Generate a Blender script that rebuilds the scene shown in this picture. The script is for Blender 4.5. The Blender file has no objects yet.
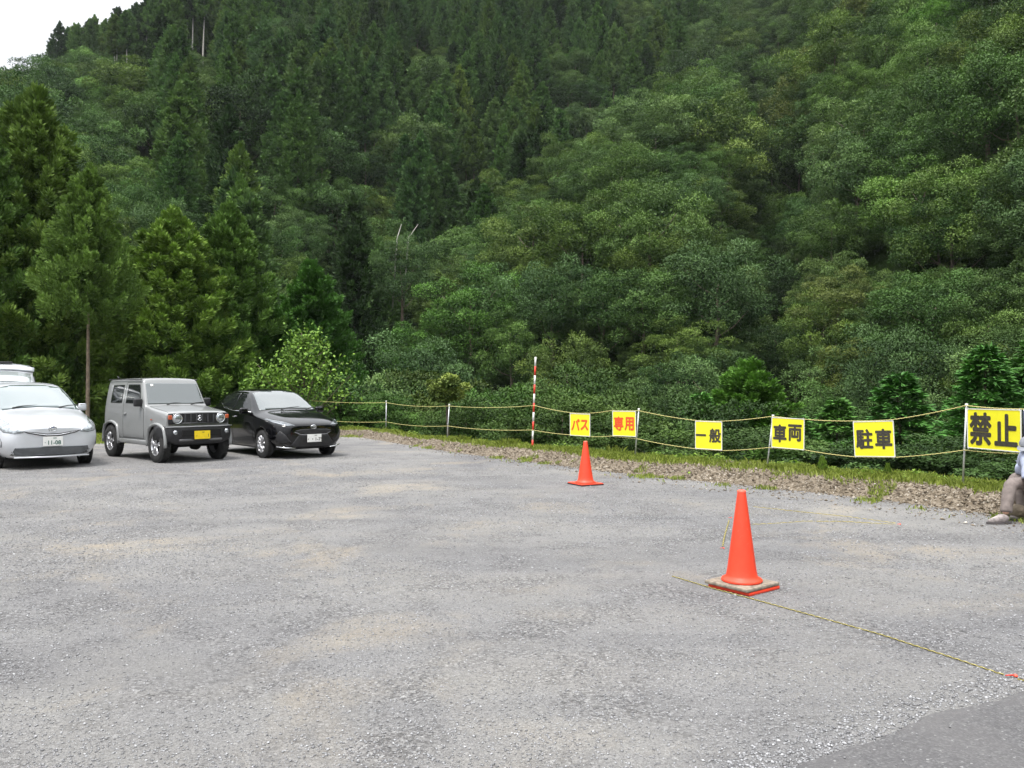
import bpy, bmesh, math, random
import numpy as np
from mathutils import Vector, Matrix
from mathutils.bvhtree import BVHTree
from mathutils.geometry import delaunay_2d_cdt

R = math.radians
rng = np.random.default_rng(11)
random.seed(5)
scene = bpy.context.scene
col = scene.collection
FPX, HZ, EYE = 820.0, 388.0, 1.5      # focal length in pixels, horizon row, eye height


def at(px, d, z=0.0):
    return Vector(((px - 512.0) / FPX * d, d, z))


def zat(py, d):
    return EYE - (py - HZ) * d / FPX


# ------------------------------------------------------------------ objects
def link(o, parent=None):
    col.objects.link(o)
    if parent is not None:
        o.parent = parent
    return o


def tag(o, label=None, cat=None, group=None, kind=None):
    if label:
        o['label'] = label
    if cat:
        o['category'] = cat
    if group:
        o['group'] = group
    if kind:
        o['kind'] = kind
    return o


def empty(name, loc=(0, 0, 0), rz=0.0, parent=None):
    o = bpy.data.objects.new(name, None)
    o.empty_display_size = 0.2
    o.location = loc
    o.rotation_euler = (0, 0, rz)
    return link(o, parent)


def mesh_obj(name, me, mat=None, parent=None, smooth=False):
    o = bpy.data.objects.new(name, me)
    if mat is not None and len(me.materials) == 0:
        me.materials.append(mat)
    if smooth:
        me.polygons.foreach_set('use_smooth', [True] * len(me.polygons))
    return link(o, parent)


def pydata(name, verts, faces):
    me = bpy.data.meshes.new(name)
    me.from_pydata([tuple(v) for v in verts], [], [tuple(f) for f in faces])
    me.update()
    return me


def npmesh(name, verts, faces, tint=None):
    """fast mesh of equal sized polygons from numpy arrays"""
    verts = np.asarray(verts, np.float32)
    faces = np.asarray(faces, np.int32)
    k = faces.shape[1]
    me = bpy.data.meshes.new(name)
    me.vertices.add(len(verts))
    me.vertices.foreach_set('co', verts.ravel())
    me.loops.add(faces.size)
    me.loops.foreach_set('vertex_index', faces.ravel())
    me.polygons.add(len(faces))
    me.polygons.foreach_set('loop_start', np.arange(0, faces.size, k, dtype=np.int32))
    me.polygons.foreach_set('loop_total', np.full(len(faces), k, np.int32))
    if tint is not None:
        a = me.attributes.new('tint', 'FLOAT', 'POINT')
        a.data.foreach_set('value', np.asarray(tint, np.float32).ravel())
    me.update(calc_edges=True)
    return me


class MB:
    """collects simple shapes and links them as ONE mesh"""

    def __init__(self):
        self.bm = bmesh.new()

    def box(self, c, s, rot=None, bev=0.0):
        r = bmesh.ops.create_cube(self.bm, size=1.0)
        m = Matrix.Translation(c) @ (rot.to_4x4() if rot else Matrix()) @ Matrix.Diagonal((s[0], s[1], s[2], 1))
        bmesh.ops.transform(self.bm, matrix=m, verts=r['verts'])
        if bev:
            es = list({e for v in r['verts'] for e in v.link_edges})
            bmesh.ops.bevel(self.bm, geom=es, offset=bev, segments=2, affect='EDGES', profile=0.6)
        return self

    def tube(self, pts, rad, n=8, cap=True):
        pts = [Vector(p) for p in pts]
        rads = rad if hasattr(rad, '__len__') else [rad] * len(pts)
        rings = []
        prev = None
        for i, p in enumerate(pts):
            a = pts[max(i - 1, 0)]
            b = pts[min(i + 1, len(pts) - 1)]
            t = (b - a).normalized()
            if prev is None:
                up = Vector((0, 0, 1)) if abs(t.z) < 0.9 else Vector((1, 0, 0))
                u = t.cross(up).normalized()
            else:
                u = (prev - t * prev.dot(t)).normalized()
            prev = u
            v = t.cross(u)
            rings.append([self.bm.verts.new(p + (u * math.cos(k * 2 * math.pi / n) + v * math.sin(k * 2 * math.pi / n)) * rads[i]) for k in range(n)])
        for a, b in zip(rings, rings[1:]):
            for k in range(n):
                self.bm.faces.new((a[k], a[(k + 1) % n], b[(k + 1) % n], b[k]))
        if cap:
            self.bm.faces.new(rings[0][::-1])
            self.bm.faces.new(rings[-1])
        return self

    def lathe(self, prof, n=32, axis='z', c=(0, 0, 0)):
        """profile of (radius, height); closed to the axis where radius is 0"""
        rings = []
        for r, h in prof:
            ring = []
            for k in range(n if r > 1e-6 else 1):
                a = 2 * math.pi * k / n
                p = (r * math.cos(a), r * math.sin(a), h)
                if axis == 'y':
                    p = (p[0], h, p[1])
                elif axis == 'x':
                    p = (h, p[0], p[1])
                ring.append(self.bm.verts.new(Vector(p) + Vector(c)))
            rings.append(ring)
        for a, b in zip(rings, rings[1:]):
            for k in range(n):
                q = [a[k % len(a)], a[(k + 1) % len(a)], b[(k + 1) % len(b)], b[k % len(b)]]
                q2 = []
                for v in q:
                    if v not in q2:
                        q2.append(v)
                if len(q2) >= 3:
                    self.bm.faces.new(q2)
        return self

    def build(self, name, mat=None, parent=None, smooth=False):
        bmesh.ops.recalc_face_normals(self.bm, faces=self.bm.faces)
        me = bpy.data.meshes.new(name)
        self.bm.to_mesh(me)
        self.bm.free()
        return mesh_obj(name, me, mat, parent, smooth)


def apply_mods(o):
    dg = bpy.context.evaluated_depsgraph_get()
    me = bpy.data.meshes.new_from_object(o.evaluated_get(dg))
    o.modifiers.clear()
    o.data = me
    return o


# ------------------------------------------------------------------ materials
def new_mat(name):
    m = bpy.data.materials.new(name)
    m.use_nodes = True
    nt = m.node_tree
    return m, nt, nt.nodes['Principled BSDF']


def N(nt, t, **kw):
    n = nt.nodes.new(t)
    for k, v in kw.items():
        if k.startswith('i_'):
            n.inputs[k[2:].replace('_', ' ')].default_value = v
        else:
            setattr(n, k, v)
    return n


def ramp(nt, fac, stops):
    r = nt.nodes.new('ShaderNodeValToRGB')
    e = r.color_ramp.elements
    while len(e) < len(stops):
        e.new(0.5)
    for q, (p, c) in zip(e, stops):
        q.position = p
        q.color = (c[0], c[1], c[2], 1) if hasattr(c, '__len__') else (c, c, c, 1)
    nt.links.new(fac, r.inputs[0])
    return r.outputs[0]


def mixc(nt, fac, a, b, mode='MIX'):
    m = nt.nodes.new('ShaderNodeMix')
    m.data_type = 'RGBA'
    m.blend_type = mode
    for s, v in ((m.inputs[0], fac), (m.inputs[6], a), (m.inputs[7], b)):
        if hasattr(v, 'is_linked'):
            nt.links.new(v, s)
        elif hasattr(v, '__len__'):
            s.default_value = (v[0], v[1], v[2], 1)
        else:
            s.default_value = v
    return m.outputs[2]


def noise(nt, vec, scale, detail=4, rough=0.55, dist=0.0):
    n = nt.nodes.new('ShaderNodeTexNoise')
    n.inputs['Scale'].default_value = scale
    n.inputs['Detail'].default_value = detail
    n.inputs['Roughness'].default_value = rough
    n.inputs['Distortion'].default_value = dist
    nt.links.new(vec, n.inputs['Vector'])
    return n.outputs['Fac']


def bump(nt, h, strength, dist, normal=None):
    b = nt.nodes.new('ShaderNodeBump')
    b.inputs['Strength'].default_value = strength
    b.inputs['Distance'].default_value = dist
    nt.links.new(h, b.inputs['Height'])
    if normal is not None:
        nt.links.new(normal, b.inputs['Normal'])
    return b.outputs[0]


def simple(name, c, rough=0.5, metal=0.0, coat=0.0, vary=0.15, scale=12.0, bmp=0.0, spec=0.5):
    """plain material with a little dirt and tone variation"""
    m, nt, p = new_mat(name)
    tc = nt.nodes.new('ShaderNodeTexCoord')
    f = noise(nt, tc.outputs['Object'], scale, 5)
    lo = tuple(max(0, x * (1 - vary)) for x in c)
    hi = tuple(min(1, x * (1 + vary)) for x in c)
    nt.links.new(ramp(nt, f, [(0.3, lo), (0.7, hi)]), p.inputs['Base Color'])
    p.inputs['Roughness'].default_value = rough
    p.inputs['Metallic'].default_value = metal
    p.inputs['Coat Weight'].default_value = coat
    p.inputs['Coat Roughness'].default_value = 0.06
    p.inputs['Specular IOR Level'].default_value = spec
    if bmp:
        nt.links.new(bump(nt, f, bmp, 0.01), p.inputs['Normal'])
    return m


def foliage_mat(name, dark, light, use_obj=True, rough=0.55, trans=0.22):
    """leaves: per leaf tint, per tree colour (object colour), gentle drift over the slope"""
    m, nt, p = new_mat(name)
    at_ = N(nt, 'ShaderNodeAttribute', attribute_name='tint')
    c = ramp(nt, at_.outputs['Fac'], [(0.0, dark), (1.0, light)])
    oi = nt.nodes.new('ShaderNodeObjectInfo')
    if use_obj:
        c = mixc(nt, 1.0, c, oi.outputs['Color'], 'MULTIPLY')
    rv = ramp(nt, oi.outputs['Random'], [(0.0, (0.72, 0.80, 0.80)), (0.25, (1.0, 1.0, 0.86)), (0.5, (0.85, 0.94, 0.94)), (0.75, (1.18, 1.12, 1.0)), (1.0, (0.9, 1.02, 0.8))])
    c = mixc(nt, 1.0, c, rv, 'MULTIPLY')
    geo = nt.nodes.new('ShaderNodeNewGeometry')
    f = noise(nt, geo.outputs['Position'], 0.035, 3)
    c = mixc(nt, 1.0, c, ramp(nt, f, [(0.3, (0.8, 0.86, 0.85)), (0.7, (1.15, 1.1, 1.0))]), 'MULTIPLY')
    nt.links.new(c, p.inputs['Base Color'])
    p.inputs['Roughness'].default_value = rough
    p.inputs['Specular IOR Level'].default_value = 0.12
    out = nt.nodes['Material Output']
    if trans:
        t = nt.nodes.new('ShaderNodeBsdfTranslucent')
        nt.links.new(mixc(nt, 1.0, c, (1.0, 1.15, 0.6), 'MULTIPLY'), t.inputs[0])
        mx = nt.nodes.new('ShaderNodeMixShader')
        mx.inputs[0].default_value = trans
        nt.links.new(p.outputs[0], mx.inputs[1])
        nt.links.new(t.outputs[0], mx.inputs[2])
        nt.links.new(mx.outputs[0], out.inputs[0])
    return m


M = {}
M['bark'] = simple('bark', (0.11, 0.085, 0.065), 0.9, vary=0.5, scale=6, bmp=0.6)
M['lit_bark'] = simple('brown_bark_lit', (0.20, 0.155, 0.115), 0.9, vary=0.4, scale=8, bmp=0.6)  # the same brown bark, its colour brightened to look lit
M['pale_bark'] = simple('pale_bark', (0.42, 0.40, 0.36), 0.9, vary=0.3, scale=6, bmp=0.4)
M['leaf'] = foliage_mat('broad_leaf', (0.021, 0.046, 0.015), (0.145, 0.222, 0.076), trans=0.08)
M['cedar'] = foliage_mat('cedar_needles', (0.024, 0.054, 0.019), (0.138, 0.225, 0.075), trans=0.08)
M['galv'] = simple('galvanised_steel', (0.55, 0.56, 0.57), 0.42, 0.75, vary=0.12, scale=40)
M['black_plastic'] = simple('black_plastic', (0.018, 0.018, 0.02), 0.5, vary=0.3, scale=20)
M['rubber'] = simple('tyre_rubber', (0.022, 0.022, 0.022), 0.85, vary=0.4, scale=9)
M['cone'] = simple('cone_plastic', (0.84, 0.06, 0.022), 0.5, vary=0.08, scale=9)
_nt = M['cone'].node_tree                      # scuffs and dried mud splashes
_tc = _nt.nodes.new('ShaderNodeTexCoord')
_old = _nt.nodes['Principled BSDF'].inputs['Base Color'].links[0].from_socket
_f = ramp(_nt, noise(_nt, _tc.outputs['Object'], 34, 7, 0.72), [(0.60, 0.0), (0.72, 0.75)])
_nt.links.new(mixc(_nt, _f, _old, (0.52, 0.12, 0.07)), _nt.nodes['Principled BSDF'].inputs['Base Color'])
M['cone_top'] = simple('faded_cone_plastic', (0.9, 0.12, 0.07), 0.45, vary=0.1, scale=8)
M['weight'] = simple('weathered_rubber', (0.24, 0.205, 0.16), 0.9, vary=0.45, scale=25, bmp=0.3)
M['grass'] = foliage_mat('grass_blades', (0.17, 0.21, 0.05), (0.44, 0.49, 0.15), False, 0.6, 0.35)
M['weed'] = foliage_mat('weed_leaves', (0.13, 0.21, 0.04), (0.36, 0.48, 0.11), False, 0.6, 0.3)
# ------------------------------------------------------------------ terrain functions
FOOT = [(-120, 8), (-60, 16), (-25, 19.5), (-14, 22), (-9, 23.8), (-5.6, 25.6), (-4.6, 24.9), (-1.45, 19.2), (0.92, 15.8), (2.18, 14.0), (3.75, 12.4), (4.98, 10.9),
        (5.75, 9.46), (7.4, 7.2), (9.4, 4), (12, -3), (14, -12), (16, -60)]
F_AZ = np.array([math.degrees(math.atan2(x, y)) for x, y in FOOT])
F_R = np.array([math.hypot(x, y) for x, y in FOOT])


def r_foot(az):
    """distance from the camera to the foot of the bank, in direction az (degrees)"""
    az = np.asarray(az, float)
    out = np.empty(az.shape)
    fl = out.ravel()
    for k, a in enumerate(az.ravel()):
        a = min(max(a, F_AZ[0]), F_AZ[-1] - 1e-6)
        i = int(np.searchsorted(F_AZ, a, side='right')) - 1
        i = max(0, min(i, len(FOOT) - 2))
        (x0, y0), (x1, y1) = FOOT[i], FOOT[i + 1]
        dx, dy = math.sin(R(a)), math.cos(R(a))
        ex, ey = x1 - x0, y1 - y0
        den = dx * ey - dy * ex
        fl[k] = (x0 * ey - y0 * ex) / den if abs(den) > 1e-9 else math.hypot(x0, y0)
    return out


RS = np.array([20, 30, 45, 60, 80, 100, 120, 140, 165, 200, 250, 300, 350, 420, 520.0])
TAB = {
    -500: [-2, -3, -5, -3, 4, 12, 20, 28, 38, 54, 70, 80, 84, 80, 74],
    0: [-2, -2.5, -6, -4, 2, 10, 20, 30, 42, 56, 72, 86, 95, 88, 80],
    100: [-2, -2.5, -8, -6, 2, 11, 21, 32, 45, 63, 82, 100, 113, 104, 96],
    200: [-2, -3.0, -10, -8, 1, 12, 23, 34, 48, 69, 98, 118, 134, 132, 128],
    300: [-2, -5, -13, -10, -2, 8, 19, 31, 48, 74, 110, 146, 176, 200, 220],
    380: [-3, -9, -14, -10, -2, -2, 8, 23, 44, 72, 110, 146, 182, 228, 280],
    470: [-4, -10, -14, -9, 1, 13, 9, 16, 37, 69, 110, 148, 184, 232, 290],
    560: [-5, -11, -13, -7, 4, 16, 28, 26, 33, 62, 110, 148, 186, 236, 295],
    640: [-6, -11, -12, -6, 6, 18, 30, 41, 38, 56, 104, 142, 180, 230, 290],
    700: [-6, -11, -12, -5, 7, 19, 31, 43, 56, 72, 102, 136, 172, 224, 290],
    775: [-6, -11, -12, -9, -5, 1, 7, 15, 29, 54, 96, 132, 170, 222, 285],
    840: [-6, -10, -11, -4, 10, 24, 37, 50, 66, 88, 120, 152, 186, 234, 295],
    920: [-6, -10, -10, -1, 13, 27, 41, 55, 72, 96, 130, 164, 198, 244, 300],
    1024: [-5, -9, -8, 3, 17, 31, 45, 60, 78, 104, 140, 176, 210, 256, 310],
    1500: [-4, -6, -2, 8, 22, 36, 52, 68, 88, 116, 154, 190, 226, 270, 320],
}
T_AZ = np.array([math.degrees(math.atan((p - 512) / FPX)) for p in sorted(TAB)])
T_Z = np.array([TAB[p] for p in sorted(TAB)], float)


def vnoise(x, y, seed=0):
    """cheap smooth value noise made of sines"""
    s = seed * 1.7
    return (np.sin(x * 1.0 + 1.3 * np.sin(y * 0.7 + s) + s) + np.sin(y * 1.1 + 1.7 * np.sin(x * 0.6 - s) + 2.1 * s) + 0.6 * np.sin(x * 2.3 - y * 1.9 + s) + 0.4 * np.sin(x * 3.1 + y * 4.3 - s)) / 3.0


def hill_z(az, r):
    az = np.asarray(az, float)
    r = np.asarray(r, float)
    a = np.clip(az, T_AZ[0], T_AZ[-1] - 1e-6)
    i = np.clip(np.searchsorted(T_AZ, a, side='right') - 1, 0, len(T_AZ) - 2)
    f = (a - T_AZ[i]) / (T_AZ[i + 1] - T_AZ[i])
    f = f * f * (3 - 2 * f)
    rr = np.clip(r, RS[0], RS[-1] - 1e-6)
    j = np.clip(np.searchsorted(RS, rr, side='right') - 1, 0, len(RS) - 2)
    g = (rr - RS[j]) / (RS[j + 1] - RS[j])
    z = (T_Z[i, j] * (1 - g) + T_Z[i, j + 1] * g) * (1 - f) + (T_Z[i + 1, j] * (1 - g) + T_Z[i + 1, j + 1] * g) * f
    x = r * np.sin(np.radians(az))
    y = r * np.cos(np.radians(az))
    return z + 1.6 * vnoise(x * 0.06, y * 0.06, 3) * np.clip((r - 50) / 50, 0, 1)


def berm_h(s, x, y):
    """height of the little bank against the distance beyond its foot"""
    up = np.clip(s / 0.65, 0, 1)
    up = up * up * (3 - 2 * up)
    h = 0.18 * up + 0.035 * vnoise(x * 1.3, y * 1.3, 1) * up + 0.02 * vnoise(x * 4.3, y * 4.1, 5) * up
    left = np.clip((-x - 5.0) / 3.0, 0, 1)          # behind the cars the bank is almost flat
    return h * (1 - 0.75 * left)


def terrain_z(x, y):
    x = np.asarray(x, float)
    y = np.asarray(y, float)
    az = np.degrees(np.arctan2(x, y))
    r = np.hypot(x, y)
    rf = r_foot(az)
    k = 0.80                                        # rays cross the foot line at a slant
    s = (r - rf) * k
    near = berm_h(s, x, y)
    down = near - np.clip(s - 1.5, 0, None) * 0.72
    h = hill_z(az, r)
    return np.where(s < 1.5, near, np.maximum(down, np.minimum(h, near)) * (r < 60) + h * (r >= 60))


# gravel material -------------------------------------------------
def gravel_mat():
    m, nt, p = new_mat('gravel_ground')
    tc = nt.nodes.new('ShaderNodeNewGeometry')
    P = tc.outputs['Position']
    big = noise(nt, P, 0.33, 5, 0.6, 0.4)
    med = noise(nt, P, 1.5, 5, 0.6, 0.6)
    v1 = N(nt, 'ShaderNodeTexVoronoi', i_Scale=62.0)
    v2 = N(nt, 'ShaderNodeTexVoronoi', i_Scale=140.0)
    wob = nt.nodes.new('ShaderNodeVectorMath')
    wob.operation = 'MULTIPLY_ADD'
    nz = N(nt, 'ShaderNodeTexNoise', i_Scale=60.0)
    nt.links.new(P, nz.inputs['Vector'])
    nt.links.new(nz.outputs['Color'], wob.inputs[0])
    wob.inputs[1].default_value = (0.03, 0.03, 0.03)
    nt.links.new(P, wob.inputs[2])
    for v in (v1, v2):
        nt.links.new(wob.outputs[0], v.inputs['Vector'])
    s1 = nt.nodes.new('ShaderNodeSeparateColor')
    nt.links.new(v1.outputs['Color'], s1.inputs[0])
    s2 = nt.nodes.new('ShaderNodeSeparateColor')
    nt.links.new(v2.outputs['Color'], s2.inputs[0])
    stone1 = ramp(nt, s1.outputs[0], [(0.0, (0.13, 0.128, 0.13)), (0.45, (0.235, 0.232, 0.234)), (0.9, (0.31, 0.308, 0.31)), (1.0, (0.44, 0.44, 0.445))])
    stone2 = ramp(nt, s2.outputs[0], [(0.0, (0.11, 0.11, 0.115)), (0.5, (0.255, 0.255, 0.26)), (0.9, (0.34, 0.34, 0.34)), (1.0, (0.48, 0.48, 0.48))])
    gap = ramp(nt, v1.outputs['Distance'], [(0.0, 1.0), (0.55, 1.0), (0.8, 0.55)])
    coarse = mixc(nt, 1.0, stone1, gap, 'MULTIPLY')
    grit = mixc(nt, 0.5, stone2, (0.265, 0.262, 0.262))
    dusty = mixc(nt, ramp(nt, noise(nt, P, 0.42, 6, 0.65, 0.8), [(0.50, 0.0), (0.64, 1.0)]), (0.28, 0.275, 0.266), (0.40, 0.345, 0.265))
    dust = mixc(nt, 0.35, dusty, stone2)
    a = mixc(nt, ramp(nt, med, [(0.42, 0.0), (0.58, 1.0)]), grit, coarse)
    b = mixc(nt, ramp(nt, noise(nt, P, 0.8, 6, 0.62, 0.5), [(0.48, 0.0), (0.62, 0.9)]), a, dust)
    mp = nt.nodes.new('ShaderNodeMapping')            # wheel tracks worn across the lot
    mp.inputs['Rotation'].default_value = (0, 0, R(12))
    mp.inputs['Scale'].default_value = (0.22, 0.95, 1)
    nt.links.new(P, mp.inputs[0])
    trk = noise(nt, mp.outputs[0], 1.0, 4, 0.6, 0.7)
    b = mixc(nt, 1.0, b, ramp(nt, trk, [(0.36, (0.88, 0.88, 0.89)), (0.5, (1.0, 1.0, 1.0)), (0.62, (1.04, 1.03, 1.01))]), 'MULTIPLY')
    c = mixc(nt, 1.0, b, ramp(nt, big, [(0.3, (0.72, 0.717, 0.73)), (0.7, (0.99, 0.975, 0.945))]), 'MULTIPLY')
    nt.links.new(c, p.inputs['Base Color'])
    p.inputs['Roughness'].default_value = 0.92
    p.inputs['Specular IOR Level'].default_value = 0.25
    h = mixc(nt, 0.5, v1.outputs['Distance'], v2.outputs['Distance'])
    n1 = bump(nt, h, 0.8, 0.016)
    n2 = bump(nt, noise(nt, P, 9, 6, 0.7), 0.4, 0.03, n1)
    nt.links.new(n2, p.inputs['Normal'])
    return m


def earth_mat():
    m, nt, p = new_mat('stony_earth')
    P = nt.nodes.new('ShaderNodeNewGeometry').outputs['Position']
    v = N(nt, 'ShaderNodeTexVoronoi', i_Scale=26.0)
    nt.links.new(P, v.inputs['Vector'])
    s = nt.nodes.new('ShaderNodeSeparateColor')
    nt.links.new(v.outputs['Color'], s.inputs[0])
    c = ramp(nt, s.outputs[0], [(0.0, (0.07, 0.053, 0.036)), (0.45, (0.16, 0.127, 0.088)), (0.85, (0.24, 0.20, 0.15)), (1.0, (0.36, 0.32, 0.27))])
    c = mixc(nt, ramp(nt, noise(nt, P, 1.7, 5), [(0.4, 0.0), (0.65, 0.7)]), c, (0.15, 0.12, 0.085))
    nt.links.new(c, p.inputs['Base Color'])
    p.inputs['Roughness'].default_value = 0.95
    nt.links.new(bump(nt, v.outputs['Distance'], 0.8, 0.03), p.inputs['Normal'])
    return m


def litter_mat():
    m, nt, p = new_mat('forest_floor')
    P = nt.nodes.new('ShaderNodeNewGeometry').outputs['Position']
    c = ramp(nt, noise(nt, P, 2.5, 8, 0.7), [(0.3, (0.012, 0.022, 0.008)), (0.6, (0.03, 0.05, 0.016)), (0.8, (0.045, 0.075, 0.022))])
    nt.links.new(c, p.inputs['Base Color'])
    p.inputs['Roughness'].default_value = 1.0
    p.inputs['Specular IOR Level'].default_value = 0.0
    nt.links.new(bump(nt, noise(nt, P, 6, 6), 1.0, 0.15), p.inputs['Normal'])
    return m


def asphalt_mat():
    m, nt, p = new_mat('asphalt')
    P = nt.nodes.new('ShaderNodeNewGeometry').outputs['Position']
    v = N(nt, 'ShaderNodeTexVoronoi', i_Scale=110.0)
    nt.links.new(P, v.inputs['Vector'])
    s = nt.nodes.new('ShaderNodeSeparateColor')
    nt.links.new(v.outputs['Color'], s.inputs[0])
    c = ramp(nt, s.outputs[0], [(0.0, (0.07, 0.068, 0.071)), (0.7, (0.098, 0.095, 0.099)), (0.98, (0.14, 0.14, 0.14)), (1.0, (0.30, 0.30, 0.30))])
    c = mixc(nt, ramp(nt, noise(nt, P, 2.0, 6, 0.6, 0.5), [(0.4, 0.0), (0.7, 0.7)]), c, (0.125, 0.12, 0.12))
    nt.links.new(c, p.inputs['Base Color'])
    p.inputs['Roughness'].default_value = 0.85
    nt.links.new(bump(nt, v.outputs['Distance'], 0.5, 0.006), p.inputs['Normal'])
    return m


M['gravel'] = gravel_mat()
M['earth'] = earth_mat()
M['litter'] = litter_mat()
M['asphalt'] = asphalt_mat()
EYE_POLY = None

# gravel lot: one sheet to the horizon on the open side, to the bank elsewhere
azs = np.arange(-180, 180.01, 1.0)
rads = [0.0, 1, 2, 3, 4, 5, 6, 7.5, 9, 11, 13, 15, 17.5, 20, 23, 26, 30]
vs, fs = [], []
for a in azs[:-1]:
    inside = F_AZ[0] < a < F_AZ[-1]
    rmax = float(r_foot(a)) + 0.15 if inside else 520.0
    for k, q in enumerate(np.linspace(0, 1, 18)[1:]):
        rr = rmax * q if inside else 30 * q if k < 16 else 520.0
        x, y = rr * math.sin(R(a)), rr * math.cos(R(a))
        vs.append((x, y, 0.0))
n = 17
nc = len(azs) - 1
vs.append((0, 0, 0))
for i in range(nc):
    j = (i + 1) % nc
    fs.append((len(vs) - 1, i * n, j * n))
    for k in range(n - 1):
        fs.append((i * n + k, i * n + k + 1, j * n + k + 1, j * n + k))
me = pydata('ground', vs, fs)
bm = bmesh.new()
bm.from_mesh(me)
bmesh.ops.recalc_face_normals(bm, faces=bm.faces)
bm.to_mesh(me)
bm.free()
g = mesh_obj('ground', me, M['gravel'])
tag(g, 'grey gravel parking ground with tan dusty patches', None, None, 'structure')

# bank strip with fine relief
A = np.arange(-72, 125, 0.12)
SS = np.array([0, .08, .16, .25, .34, .43, .52, .61, .7, .8, .9, 1.0, 1.12, 1.25, 1.4, 1.5, 1.7, 2.0, 2.4])
rf = r_foot(A)
RR = rf[:, None] + SS[None, :] / 0.8
X = RR * np.sin(np.radians(A))[:, None]
Y = RR * np.cos(np.radians(A))[:, None]
Z = terrain_z(X, Y)
Z += rng.normal(0, 0.014, Z.shape) * (SS > 0.05)[None, :] * (SS < 1.6)[None, :]
Z[:, 0] = -0.02
na, ns = X.shape
V = np.stack([X, Y, Z], -1).reshape(-1, 3)
ii, jj = np.meshgrid(np.arange(na - 1), np.arange(ns - 1), indexing='ij')
b0 = (ii * ns + jj).ravel()
Fq = np.stack([b0, b0 + 1, b0 + ns + 1, b0 + ns], -1)
bank = mesh_obj('earth_bank', npmesh('earth_bank', V, Fq[:, ::-1]), M['earth'])
tag(bank, 'low brown stony earth bank along the edge of the gravel', None, None, 'structure')

# hillside
A = np.arange(-82, 128, 0.7)
rf = r_foot(A) + 2.4 / 0.8 - 0.05
q = np.linspace(0, 1, 110) ** 1.7
RR = rf[:, None] * (1 - q)[None, :] + 515 * q[None, :]
X = RR * np.sin(np.radians(A))[:, None]
Y = RR * np.cos(np.radians(A))[:, None]
Z = terrain_z(X, Y) - 0.01
na, ns = X.shape
V = np.stack([X, Y, Z], -1).reshape(-1, 3)
ii, jj = np.meshgrid(np.arange(na - 1), np.arange(ns - 1), indexing='ij')
b0 = (ii * ns + jj).ravel()
Fq = np.stack([b0, b0 + 1, b0 + ns + 1, b0 + ns], -1)
hs = mesh_obj('hillside', npmesh('hillside', V, Fq[:, ::-1]), M['litter'], None, True)
tag(hs, 'steep wooded mountainside beyond the parking ground', None, None, 'structure')

# asphalt apron at the near right corner, slightly raised with a ragged edge
pa = Vector((1.14 - 1.40 * 3, 3.24 - 0.83 * 3))
edge = []
p0, p1 = Vector((1.14, 3.24)), Vector((2.56, 4.08))
dr = (p1 - p0).normalized()
nrm = Vector((-dr.y, dr.x))
for t in np.arange(-6, 9.01, 0.06):
    w = 0.035 * math.sin(t * 2.1) + 0.018 * math.sin(t * 7.3 + 1) + 0.012 * random.uniform(-1, 1)
    edge.append(p0 + dr * t + nrm * w)
vs = []
for e in edge:
    vs.append((e.x, e.y, 0.0))
for e in edge:
    vs.append((e.x - nrm.x * 0.03, e.y - nrm.y * 0.03, 0.022))
for e in edge:
    vs.append((e.x - nrm.x * 7, e.y - nrm.y * 7, 0.03))
n = len(edge)
fs = [(k, k + 1, n + k + 1, n + k) for k in range(n - 1)] + [(n + k, n + k + 1, 2 * n + k + 1, 2 * n + k) for k in range(n - 1)]
me = pydata('pavement', vs, fs)
bm = bmesh.new(); bm.from_mesh(me); bmesh.ops.recalc_face_normals(bm, faces=bm.faces)
if sum(f.normal.z for f in bm.faces) < 0:
    bmesh.ops.reverse_faces(bm, faces=bm.faces)
bm.to_mesh(me); bm.free()
tag(mesh_obj('pavement', me, M['asphalt']), 'dark asphalt pavement at the corner of the gravel', None, None, 'structure')


# loose stones ----------------------------------------------------
def stones(name, P, S, mat, tint, flat=0.55):
    """P points, S sizes: rough octahedra merged in one mesh"""
    n = len(P)
    base = np.array([(1, 0, 0), (0, 1, 0), (-1, 0, 0), (0, -1, 0), (0, 0, 1), (0, 0, -0.7)], float)
    F = np.array([(0, 1, 4), (1, 2, 4), (2, 3, 4), (3, 0, 4), (1, 0, 5), (2, 1, 5), (3, 2, 5), (0, 3, 5)])
    v = base[None] * rng.uniform(0.55, 1.25, (n, 6, 1)) + rng.normal(0, 0.14, (n, 6, 3))
    v[:, :, 2] *= flat
    a = rng.uniform(0, 6.28, n)
    c, s = np.cos(a)[:, None], np.sin(a)[:, None]
    x = v[:, :, 0] * c - v[:, :, 1] * s
    y = v[:, :, 0] * s + v[:, :, 1] * c
    tl = rng.normal(0, 0.25, (n, 1))
    z = v[:, :, 2] + x * tl
    v = np.stack([x, y, z], -1) * S[:, None, None] + P[:, None, :]
    F = (F[None] + (np.arange(n) * 6)[:, None, None]).reshape(-1, 3)
    me = npmesh(name, v.reshape(-1, 3), F, np.repeat(tint, 6))
    return mesh_obj(name, me, mat)


def stone_mat(name, stops, rough=0.9):
    m, nt, p = new_mat(name)
    a = N(nt, 'ShaderNodeAttribute', attribute_name='tint')
    c = ramp(nt, a.outputs['Fac'], stops)
    P = nt.nodes.new('ShaderNodeNewGeometry').outputs['Position']
    c = mixc(nt, 1.0, c, ramp(nt, noise(nt, P, 90, 3), [(0.3, (0.85,) * 3), (0.7, (1.1,) * 3)]), 'MULTIPLY')
    nt.links.new(c, p.inputs['Base Color'])
    p.inputs['Roughness'].default_value = rough
    return m


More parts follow.
